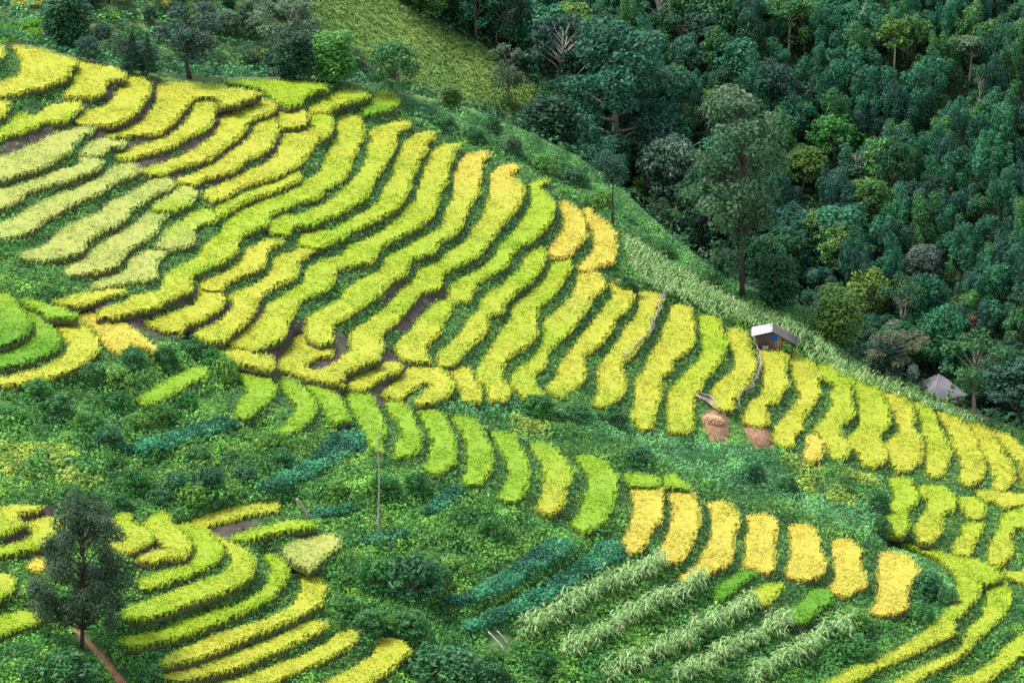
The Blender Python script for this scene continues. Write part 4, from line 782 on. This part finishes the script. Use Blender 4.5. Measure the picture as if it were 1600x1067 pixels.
SHORT = {'dark green bushy': 'the leftmost dark tree', 'narrow dark conifer': 'the narrow conifer', 'open grey-green': 'the tree right of the conifers', 'dense bright': 'the bright green ridge tree', 'small airy': 'the silver-grey tree by the grassy hill',
  'great dark': 'the great layered tree', 'wide grey': 'the wide grey-green dome', 'silvery green': 'the silvery tree over the bright slope', 'small dark tree on slender': 'the slender crooked tree', 'tallest forest': 'the tallest forest-edge tree', 'pale-stemmed': 'the leftmost pale-stemmed tree',
  'yellow-green tree on': 'the middle pale-stemmed tree', 'greyish tree on': 'the rightmost pale-stemmed tree', 'silver-grey domed': 'the silver-grey domed tree', 'yellow-green flowering': 'the yellow-green flowering tree', 'blue-green tree behind': 'the blue-green tree behind the grey roof', 'green airy': 'the airy tree by the grey roof'}
MARKS = [(u, v, next(t for k, t in SHORT.items() if lab.startswith(k))) for (u, v, n, lab) in LAND if any(lab.startswith(k) for k in SHORT)]
NEARMARKS = [(128, 890, 'the lone lower left tree'), (590, 750, 'the bare pole'), (270, 600, 'the lone green rice patch'), (1110, 655, 'the straw heap'), (1208, 525, 'the wooden hut'), (775, 1000, 'the bleached sticks'), (1395, 905, 'the last golden block'), (957, 300, 'the slender crooked tree'), (640, 1030, 'the bottom yellow strip tip')]
WHAT = dict(bamboo_clump='feathery bamboo clump', forest_tree='leafy forest tree', scrub_tree='low scrubby tree', shrub='bushy shrub')
for kind, what in WHAT.items():
    L = [(o, u, v) for (o, n, u, v) in LATER if n == kind]; mk = NEARMARKS if kind == 'shrub' else MARKS; xy = np.array([(u, v) for _, u, v in L])
    for j, (o, u, v) in enumerate(L):
        q = min(mk, key=lambda a: (a[0] - u) ** 2 + (a[1] - v) ** 2); d = np.hypot(xy[:, 0] - q[0], xy[:, 1] - q[1]); k = int((d < d[j]).sum())
        k_ = ORD[k] if k < len(ORD) else str(k + 1) + ('th' if (k + 1) % 100 in (11, 12, 13) else {1: 'st', 2: 'nd', 3: 'rd'}.get((k + 1) % 10, 'th'))
        o['label'] = ' '.join(x for x in (what + ',', k_, 'nearest to', q[2]) if x)


# ------------------------------------------------------------------ harvested plots, far rice plots
for p, lab in zip(STUB, ('harvested brown stubble plot under the straw heap', 'bare reddish stubble plot below the strip beside the branch fence')):
    c = smooth_poly(p, 1); rim = ground(c[:, 0], c[:, 1]); org = rim.mean(0); n = len(c); q = np.arange(n)
    v = np.concatenate([rim + (0, 0, .10), rim - (0, 0, .3)]) - org
    o = link('harvested_plot', mesh('harvested_plot', v, [q[None], np.stack([q, q + n, (q + 1) % n + n, (q + 1) % n], 1)], M_bed, np.tile((.22, .125, .075), (2 * n, 1))), loc=org, label=lab, category='stubble plot', group='harvested plots')
    X, Y = points_in(c, 4.5, 1.8); b = ground(X, Y) - org + (0, 0, .08); cc = np.array([.36, .23, .13]) * rng.uniform(.7, 1.3, (len(X), 1))
    v, f4, f3, c_ = blades(b, .2, rng, 4, .5, .06, .1, cc * .8, cc, .15, .12); link('stubble', mesh('stubble', v, [f4, f3], M_straw, c_), o, kind='stuff')
FAR = [('g', [(14, 16), (38, 8), (74, 7), (75, 13), (45, 16), (20, 19)], 'golden far rice plot by the leftmost dark tree'), ('g', [(128, -3), (200, -5), (205, 3), (150, 5), (130, 4)], 'yellow far rice plot cut by the top edge'),
       ('g', [(246, 10), (262, 7), (276, 14), (270, 19), (250, 18)], 'small golden far rice plot above the grey-green tree'), ('y', [(370, 100), (385, 92), (400, 86), (425, 88), (400, 96), (380, 104)], 'small yellow plot behind the ridge trees'),
       ('n', [(-40, 42), (30, 44), (72, 40), (74, 48), (30, 54), (-40, 54)], 'green far terrace at the left edge, upper of two'), ('n', [(150, 32), (172, 28), (190, 32), (186, 40), (160, 41)], 'small green far terrace right of the leftmost dark tree'),
       ('n', [(-40, 60), (20, 62), (66, 62), (68, 69), (30, 70), (-40, 68)], 'green far terrace at the left edge, lower of two')]
for k, poly, lab in FAR:
    c = smooth_poly(np.array(poly, float), 2); rim = np.array([back_at(*q) for q in c]); org = rim.mean(0); n = len(c); q = np.arange(n)
    rim[:, 2] = rim[:, 2] * .5 + org[2] * .5; v = np.concatenate([rim + (0, 0, .3), rim - (0, 0, .8)]) - org
    o = link('rice_terrace', mesh('rice_terrace', v, [q[None], np.stack([q, q + n, (q + 1) % n + n, (q + 1) % n], 1)], M_bed, np.tile((.09, .09, .03), (2 * n, 1))), loc=org, label=lab, category='rice terrace', group='far rice plots beyond the ridge')
    X, Y = points_in(c, 4, 1.3); cen = c.mean(0)
    W3 = np.linalg.lstsq(np.c_[c, np.ones(n)], rim, rcond=None)[0]; top = np.c_[X, Y, np.ones(len(X))] @ W3 + (0, 0, .8)
    link('rice_plants', rice_mesh('rice_plants', top - org, None, k, np.zeros(len(X))), o, kind='stuff')

# ------------------------------------------------------------------ bean rows and maize
BLAB = ['long blue-green bean row below the lone green patch, on the shrub slope', 'broad blue-green bean row beside the bare pole', 'upper of the two thick dark bean rows above the maize',
        'lower of the two thick dark bean rows, next to the maize', 'short bean row at the foot of the bare pole', 'short bean row below the lime crescents, right of the bare pole', 'thin bean row left of the bare pole, by the leaning stump']
for (z, k, c), lab in zip(BEAN, BLAB):
    org = ground(*c.mean(0)); s_ = FPX / proj(org)[2]
    X, Y = points_in(c, .24 * s_, .24 * s_ * .42); P_ = ground(X, Y + .4 * s_); n = len(X); h = rng.uniform(.3, .6, n) + .75 * vnoise(P_[:, 0] / 1.3, P_[:, 1] / 1.9) ** 1.5
    v, f3, cc = clumps(P_ - org, rng.uniform(.2, .34, n), h, rng.uniform(.2, .34, n), 7, (.014, .095, .048), (.06, .27, .125), np.ones((n, 1)))
    link('bean_row', mesh('bean_row', v, [f3], M_leafs, cc), loc=org, label=lab, category='bean row', group='bean rows')
def maize_geo(rg, mb=None, at_=(0, 0, 0), small=False):
    mb = mb or MB()
    for q in range(1 if small else 2):
        H = rg.uniform(1.35, 1.9); o = np.array(at_) + (rg.normal(0, .12), rg.normal(0, .12), 0); lean = rg.normal(0, .1, 2)
        top = o + (lean[0], lean[1], H); mb.tube([o, (o + top) / 2, top], [.03, .026, .012], 3, (.20, .27, .09), False)
        for i in range(7 if small else 9):
            a = i * 2.7 + rg.uniform(-.5, .5); z = H * (.25 + .7 * i / 9); d = np.array([math.cos(a), math.sin(a), 0]); s = np.array([-d[1], d[0], 0]) * rg.uniform(.03, .048); L = rg.uniform(.5, .85)
            b = o + (top - o) * z / H; t = rg.random(); col = np.array((.10, .25, .055)) * (1 - t) + np.array((.32, .50, .19)) * t if rg.random() < .94 else np.array((.50, .46, .24))
            pts = [b, b + d * L * .35 + (0, 0, L * .32), b + d * L * .75 + (0, 0, L * .22), b + d * L + (0, 0, -L * .15)]
            v = []; 
            for j, p in enumerate(pts[:3]): v += [p - s * (1, .9, .8)[j] * (.6 if j == 0 else 1), p + s * (.6 if j == 0 else 1)]
            v.append(pts[3]); mb.add(v, [[0, 1, 3, 2], [2, 3, 5, 4]], [[4, 5, 6]], np.clip(col * rg.uniform(.8, 1.2), 0, 1))
        for i in range(3): a = rg.uniform(0, 6.28); mb.add([top, top + (.015, 0, .02), top + (math.cos(a) * .12, math.sin(a) * .12, .26)], None, [[0, 1, 2]], (.55, .45, .25))
    return mb
M_maize = mat('maize', trans=.3, rough=.5, spec=.3, objvar=.15)
MZ = [maize_geo(np.random.default_rng(50 + i)).build('maize_plant', M_maize) for i in range(5)]
MLAB = ['top maize row, just below the dark bean rows', 'second maize row down from the dark bean rows', 'third maize row, ending below the short yellow strip', 'fourth maize row, ending below the fresh green plots', 'lowest maize row, in front of the lower right rice strips']
for line, lab in zip(MAIZE.strip().splitlines(), MLAB):
    pp = line.split(); ox, oy, s = TILES[pp[1]]; c = np.array(list(map(float, pp[2:]))).reshape(-1, 2) / s + (ox, oy)
    w3 = ground(c[:, 0], c[:, 1]); L = np.r_[0, np.cumsum(np.linalg.norm(np.diff(c, axis=0), axis=1))]
    root = link('maize_row', None, loc=w3[0], label=lab, category='maize row', group='maize rows'); root.empty_display_size = .2
    for d in np.arange(0, L[-1], 2.6):
        u = np.interp(d, L, c[:, 0]) + rng.normal(0, 4); v = np.interp(d, L, c[:, 1]) + rng.normal(0, 5)
        link('maize_plant', MZ[rng.integers(5)], root, ground(u, v) - w3[0], rng.uniform(0, 6.28), [rng.uniform(.85, 1.3)] * 3)
X, Y = points_in(MBAND, 8.5, 4.2, .6); big = MB(); rg = np.random.default_rng(9)
for u, v in zip(X, Y): maize_geo(rg, big, ground(u, v + 8) - (0, 0, .1), True)
link('maize_field', big.build('maize_field', M_maize), kind='stuff', label='band of pale ripening maize along the ridge behind the hut', category='maize')

# ------------------------------------------------------------------ huts
def child(parent, name, mb, m, smooth=False): return link(name, mb.build(name, m, smooth), parent)
hp_ = ground(1208, 552); s_ = FPX / proj(hp_)[2]
hut = link('wooden_hut', None, loc=hp_ - (0, 0, .1), rz=radians(-4), scale=[.92 * 14.6 / s_] * 3, label='small plank hut with white tin roof at the edge of the maize band', category='hut'); hut.empty_display_size = .3
AP, LE, RE = (-.15, 2.95), (-2.55, 2.35), (2.85, 1.25)
def roof_z(x): return AP[1] + (x - AP[0]) * ((LE[1] - AP[1]) / (LE[0] - AP[0]) if x < AP[0] else (RE[1] - AP[1]) / (RE[0] - AP[0]))
rg = np.random.default_rng(4)
def plank(x0, x1, y, z0, c, name='plank', t=.03):
    mb = MB(); a, b = roof_z(x0) - .06, roof_z(x1) - .06; g = .012
    v = [(x0 + g, y, z0), (x1 - g, y, z0), (x1 - g, y, b), (x0 + g, y, a), (x0 + g, y + t, z0), (x1 - g, y + t, z0), (x1 - g, y + t, b), (x0 + g, y + t, a)]
    mb.add(v, [[0, 1, 2, 3], [5, 4, 7, 6], [0, 4, 5, 1], [3, 2, 6, 7], [0, 3, 7, 4], [1, 5, 6, 2]], c=np.array(c) * rg.uniform(.75, 1.2)); child(hut, name, mb, M_wood)
x = -2.0
while x < 1.0:
    wd = rg.uniform(.22, .32); orange_brown = .0 < x < .75
    plank(x, min(x + wd, 1.0), 0, (1.05 if -1.35 < x + wd / 2 < -.5 else 0), (.24, .15, .09) if orange_brown else (.11, .08, .06)); x += wd  # a few orange-brown boards, darker brown planks on either side
while x < 2.1: plank(x, x + .27, .02, 1.35, (.17, .115, .075)); x += .27
mb = MB(); mb.box(-1.33, -.52, -.03, .02, .35, 1.02, (.34, .33, .32)); win = child(hut, 'window_panel', mb, M_wood)
mb = MB(); [mb.box(-1.33 + .4 * i, -1.29 + .4 * i, -.05, -.03, .35, 1.02, (.12, .08, .05)) for i in range(3)]; child(win, 'batten', mb, M_wood)
for (px_, py_, top) in ((-2.05, .06, 2.3), (1.0, .08, 2.35), (2.15, .0, 1.5), (2.2, 2.1, 1.45), (-2.05, 2.1, 2.3)):
    mb = MB(); mb.tube([(px_, py_, -.4), (px_ + .03, py_, top / 2), (px_, py_, top)], .08, 7, (.09, .06, .045)); child(hut, 'post', mb, M_wood)
mb = MB(); mb.box(-2.05, 1.0, 2.12, 2.16, 0, 2.2, (.10, .065, .045)); child(hut, 'rear_wall', mb, M_wood)
mb = MB(); mb.box(-2.08, -2.04, .06, 2.12, 0, 2.2, (.12, .075, .05)); mb.box(.96, 1.0, .1, 2.12, 0, 2.3, (.09, .06, .045)); child(hut, 'side_wall', mb, M_wood)
mb = MB(); mb.box(1.0, 2.2, -.02, .05, 1.28, 1.36, (.16, .10, .06)); child(hut, 'beam', mb, M_wood)
def sheet(x0, x1, y0, y1, c, name, dz=0.):
    mb = MB(); n = max(6, int(abs(y1 - y0) / .08)); ys = np.linspace(y0, y1, n); zz = .02 * np.cos(np.arange(n) * math.pi); v = []
    for xx in (x0, x1): v += [(xx, y, roof_z(xx) + z_ + dz) for y, z_ in zip(ys, zz)]
    for xx in (x0, x1): v += [(xx, y, roof_z(xx) + z_ + dz - .025) for y, z_ in zip(ys, zz)]
    f = [[i, n + i, n + i + 1, i + 1] for i in range(n - 1)] + [[2 * n + i, 2 * n + i + 1, 3 * n + i + 1, 3 * n + i] for i in range(n - 1)]
    f += [[0, 2 * n, 3 * n, n], [n - 1, 2 * n - 1, 4 * n - 1, 3 * n - 1]] + [[i, i + 1, 2 * n + i + 1, 2 * n + i] for i in range(n - 1)] + [[n + i, 3 * n + i, 3 * n + i + 1, n + i + 1] for i in range(n - 1)]
    mb.add(v, f, c=np.array(c) * rg.uniform(.9, 1.08)); return child(hut, name, mb, M_tin)
for i, (y0, y1) in enumerate(((-.45, .42), (.38, 1.25), (1.2, 2.5))): sheet(LE[0], AP[0] + .02, y0, y1, (.42, .42, .43), 'roof_sheet', i * .008)
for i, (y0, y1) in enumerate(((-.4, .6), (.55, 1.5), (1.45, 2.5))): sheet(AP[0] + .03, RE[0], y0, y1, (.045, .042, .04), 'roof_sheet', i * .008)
mb = MB(); t = np.linspace(0, 1, 7); v = [(-.28 + .75 * a + .02 * math.sin(9 * b), -.07 - .02 * math.sin(7 * a + 5 * b), 1.75 + .75 * b - .12 * a) for b in t for a in t]
mb.add(v, [[r * 7 + q, r * 7 + q + 1, r * 7 + q + 8, r * 7 + q + 7] for r in range(6) for q in range(6)], c=(.012, .07, .25)); child(hut, 'blue_cloth', mb, M_cloth)
# grey hipped roof half hidden by the maize
p = back(1466, 4.); pu, pv, dep = proj(p); s_ = FPX / dep; HH = (pv - 587) / s_ / cp
h2 = link('grey_roofed_hut', None, loc=p, rz=radians(28), label='hut with grey corrugated hipped roof rising behind the maize', category='hut'); h2.empty_display_size = .3
HW, RH = 2.15, 1.75; ez = HH - RH
for k in range(4):
    a = k * math.pi / 2; Rz = np.array([[math.cos(a), -math.sin(a), 0], [math.sin(a), math.cos(a), 0], [0, 0, 1]]); n = 41; xs = np.linspace(-HW, HW, n); v = []
    for lay in (0, -.03):
        for i, xx in enumerate(xs):
            r = .022 * (1 if i % 2 else -1); v += [(xx, -HW, ez + r + lay), (xx * .10, -.10 * HW + 0, HH + r * .3 + lay)]
    m_ = 2 * n; f = [[2 * i, 2 * i + 2, 2 * i + 3, 2 * i + 1] for i in range(n - 1)] + [[m_ + 2 * i, m_ + 2 * i + 1, m_ + 2 * i + 3, m_ + 2 * i + 2] for i in range(n - 1)] + [[2 * i, m_ + 2 * i, m_ + 2 * i + 2, 2 * i + 2] for i in range(n - 1)]
    mb = MB(); mb.add(np.array(v) @ Rz.T, f, c=(.30, .27, .28)); child(h2, 'roof_face', mb, M_tin)
    mb = MB(); mb.tube(np.array([(-HW, -HW, ez + .03), (-.2, -.2, HH + .03)]) @ Rz.T, .05, 6, (.36, .33, .34)); child(h2, 'hip_cap', mb, M_tin)
    mb = MB(); mb.box(-1.75, 1.75, -1.75, -1.69, -.5, ez + .1, (.13, .085, .055), Rz); child(h2, 'wall', mb, M_wood)
mb = MB(); mb.tube([(0, 0, HH - .02), (0, 0, HH + .12)], [.22, .14], 8, (.34, .31, .32)); child(h2, 'roof_cap', mb, M_tin)

# ------------------------------------------------------------------ dead wood, poles, straw
def draped(pts, lift, n=24, jit=.1):
    pts = np.array(pts, float); t = np.linspace(0, len(pts) - 1, n); u = np.interp(t, range(len(pts)), pts[:, 0]); v = np.interp(t, range(len(pts)), pts[:, 1])
    p = ground(u, v); p[:, 2] = np.convolve(np.pad(p[:, 2], 2, 'edge'), np.ones(5) / 5, 'valid') + lift; return p + rg.normal(0, jit, p.shape)
for pts, lab in (([(1040, 464), (1030, 488), (1022, 512), (1014, 530), (992, 548), (974, 568)], 'fence of bleached crooked branches along the bank below the maize'), ([(1176, 520), (1182, 548), (1190, 572), (1182, 596), (1174, 612), (1158, 622), (1152, 640)], 'fence of bleached crooked branches in front of the wooden hut')):
    o = link('branch_fence', None, loc=ground(*pts[0]), label=lab, category='fence', group='branch fences'); o.empty_display_size = .2; org = np.array(o.location)
    for k, lift in enumerate((.25, .5, .8)):
        mb = MB(); mb.tube(draped(pts, lift) - org, np.linspace(.07, .035, 24) * (1 - .15 * k), 6, np.array((.25, .22, .2)) * rg.uniform(.8, 1.15)); child(o, 'rail', mb, M_wood)
    base = draped(pts, 0, 9, .02) - org
    for b in base:
        mb = MB(); mb.tube([b - (0, 0, .3), b + (rg.normal(0, .08), rg.normal(0, .08), .5), b + (rg.normal(0, .2), rg.normal(0, .2), rg.uniform(.9, 1.3))], [.06, .05, .02], 5, np.array((.30, .27, .24)) * rg.uniform(.8, 1.2)); child(o, 'stake', mb, M_wood)
def pole(name, a, b, r0, r1, c, lab, cat, bend=.05, k=8, group=None):
    base = ground(*a); s_ = FPX / proj(base)[2]; t = np.linspace(0, 1, 9)[:, None]; tip = np.array([(b[0] - a[0]) / s_, 0, (a[1] - b[1]) / s_ / cp])
    p = t * tip + np.sin(t * math.pi) * (bend, 0, 0); p[0, 2] = -.3; mb = MB(); mb.tube(p, np.linspace(r0, r1, 9) * (1 + .1 * np.sin(np.arange(9) * 2.1)), k, c)
    return link(name, mb.build(name, M_wood), loc=base, label=lab, category=cat, group=group)
pole('bare_pole', (590, 836), (592, 668), .085, .035, (.34, .30, .27), 'tall thin bare pole standing in the green slope', 'pole', .12)
pole('leaning_stump', (482, 808), (464, 778), .16, .12, (.26, .22, .21), 'short grey stump leaning at the edge of the lower left terraces', 'stump', .02)
pole('bleached_stick', (787, 1014), (763, 986), .09, .06, (.58, .55, .53), 'longer of two bleached sticks propped by the lower bean row', 'stick', .05)
pole('bleached_stick', (794, 1006), (777, 985), .07, .05, (.50, .46, .44), 'shorter of two bleached sticks propped by the lower bean row', 'stick', .05)
o = link('log_pile', None, loc=ground(1105, 632), label='grey logs lying on the bank above the straw heap', category='logs'); org = np.array(o.location)
for (a, b, q) in (((1084, 616), (1126, 642), 0), ((1086, 620), (1122, 644), .05), ((1090, 616), (1128, 638), .12)):
    mb = MB(); mb.tube(draped([a, b], .25 + q, 8, .02) - org, np.linspace(.14, .09, 8), 7, np.array((.27, .23, .21)) * rg.uniform(.8, 1.2)); child(o, 'log', mb, M_wood)
org = ground(1111, 662); n = 900; a = rg.uniform(0, 6.28, n); r = np.sqrt(rg.random(n)); q = np.stack([np.cos(a) * r * 1.0, np.sin(a) * r * .8, np.sqrt(1 - r * r * .97) * .75], 1)
cc = np.array((.55, .36, .2)) * rg.uniform(.7, 1.25, (n, 1)); v, f4, f3, c_ = blades(q - (0, 0, .12), .22, rg, 3, 2.2, .05, .5, cc * .9, cc, .12, .1)
th = np.linspace(0, 2 * math.pi, 17)[:-1]; mb = MB(); dm = [(math.cos(t) * k * .95, math.sin(t) * k * .76, math.sqrt(max(0, 1 - k * k)) * .72 - .05) for k in (1., .85, .6, .3) for t in th] + [(0, 0, .68)]
mb.add(dm, [[i * 16 + j, i * 16 + (j + 1) % 16, (i + 1) * 16 + (j + 1) % 16, (i + 1) * 16 + j] for i in range(3) for j in range(16)], [[48 + j, 48 + (j + 1) % 16, 64] for j in range(16)], (.50, .30, .16))
o = link('straw_heap', mb.build('straw_heap', M_straw), loc=org, label='rounded heap of orange straw on the brown stubble plot', category='straw heap'); link('straw', mesh('straw', v, [f4, f3], M_straw, c_), o, kind='stuff')
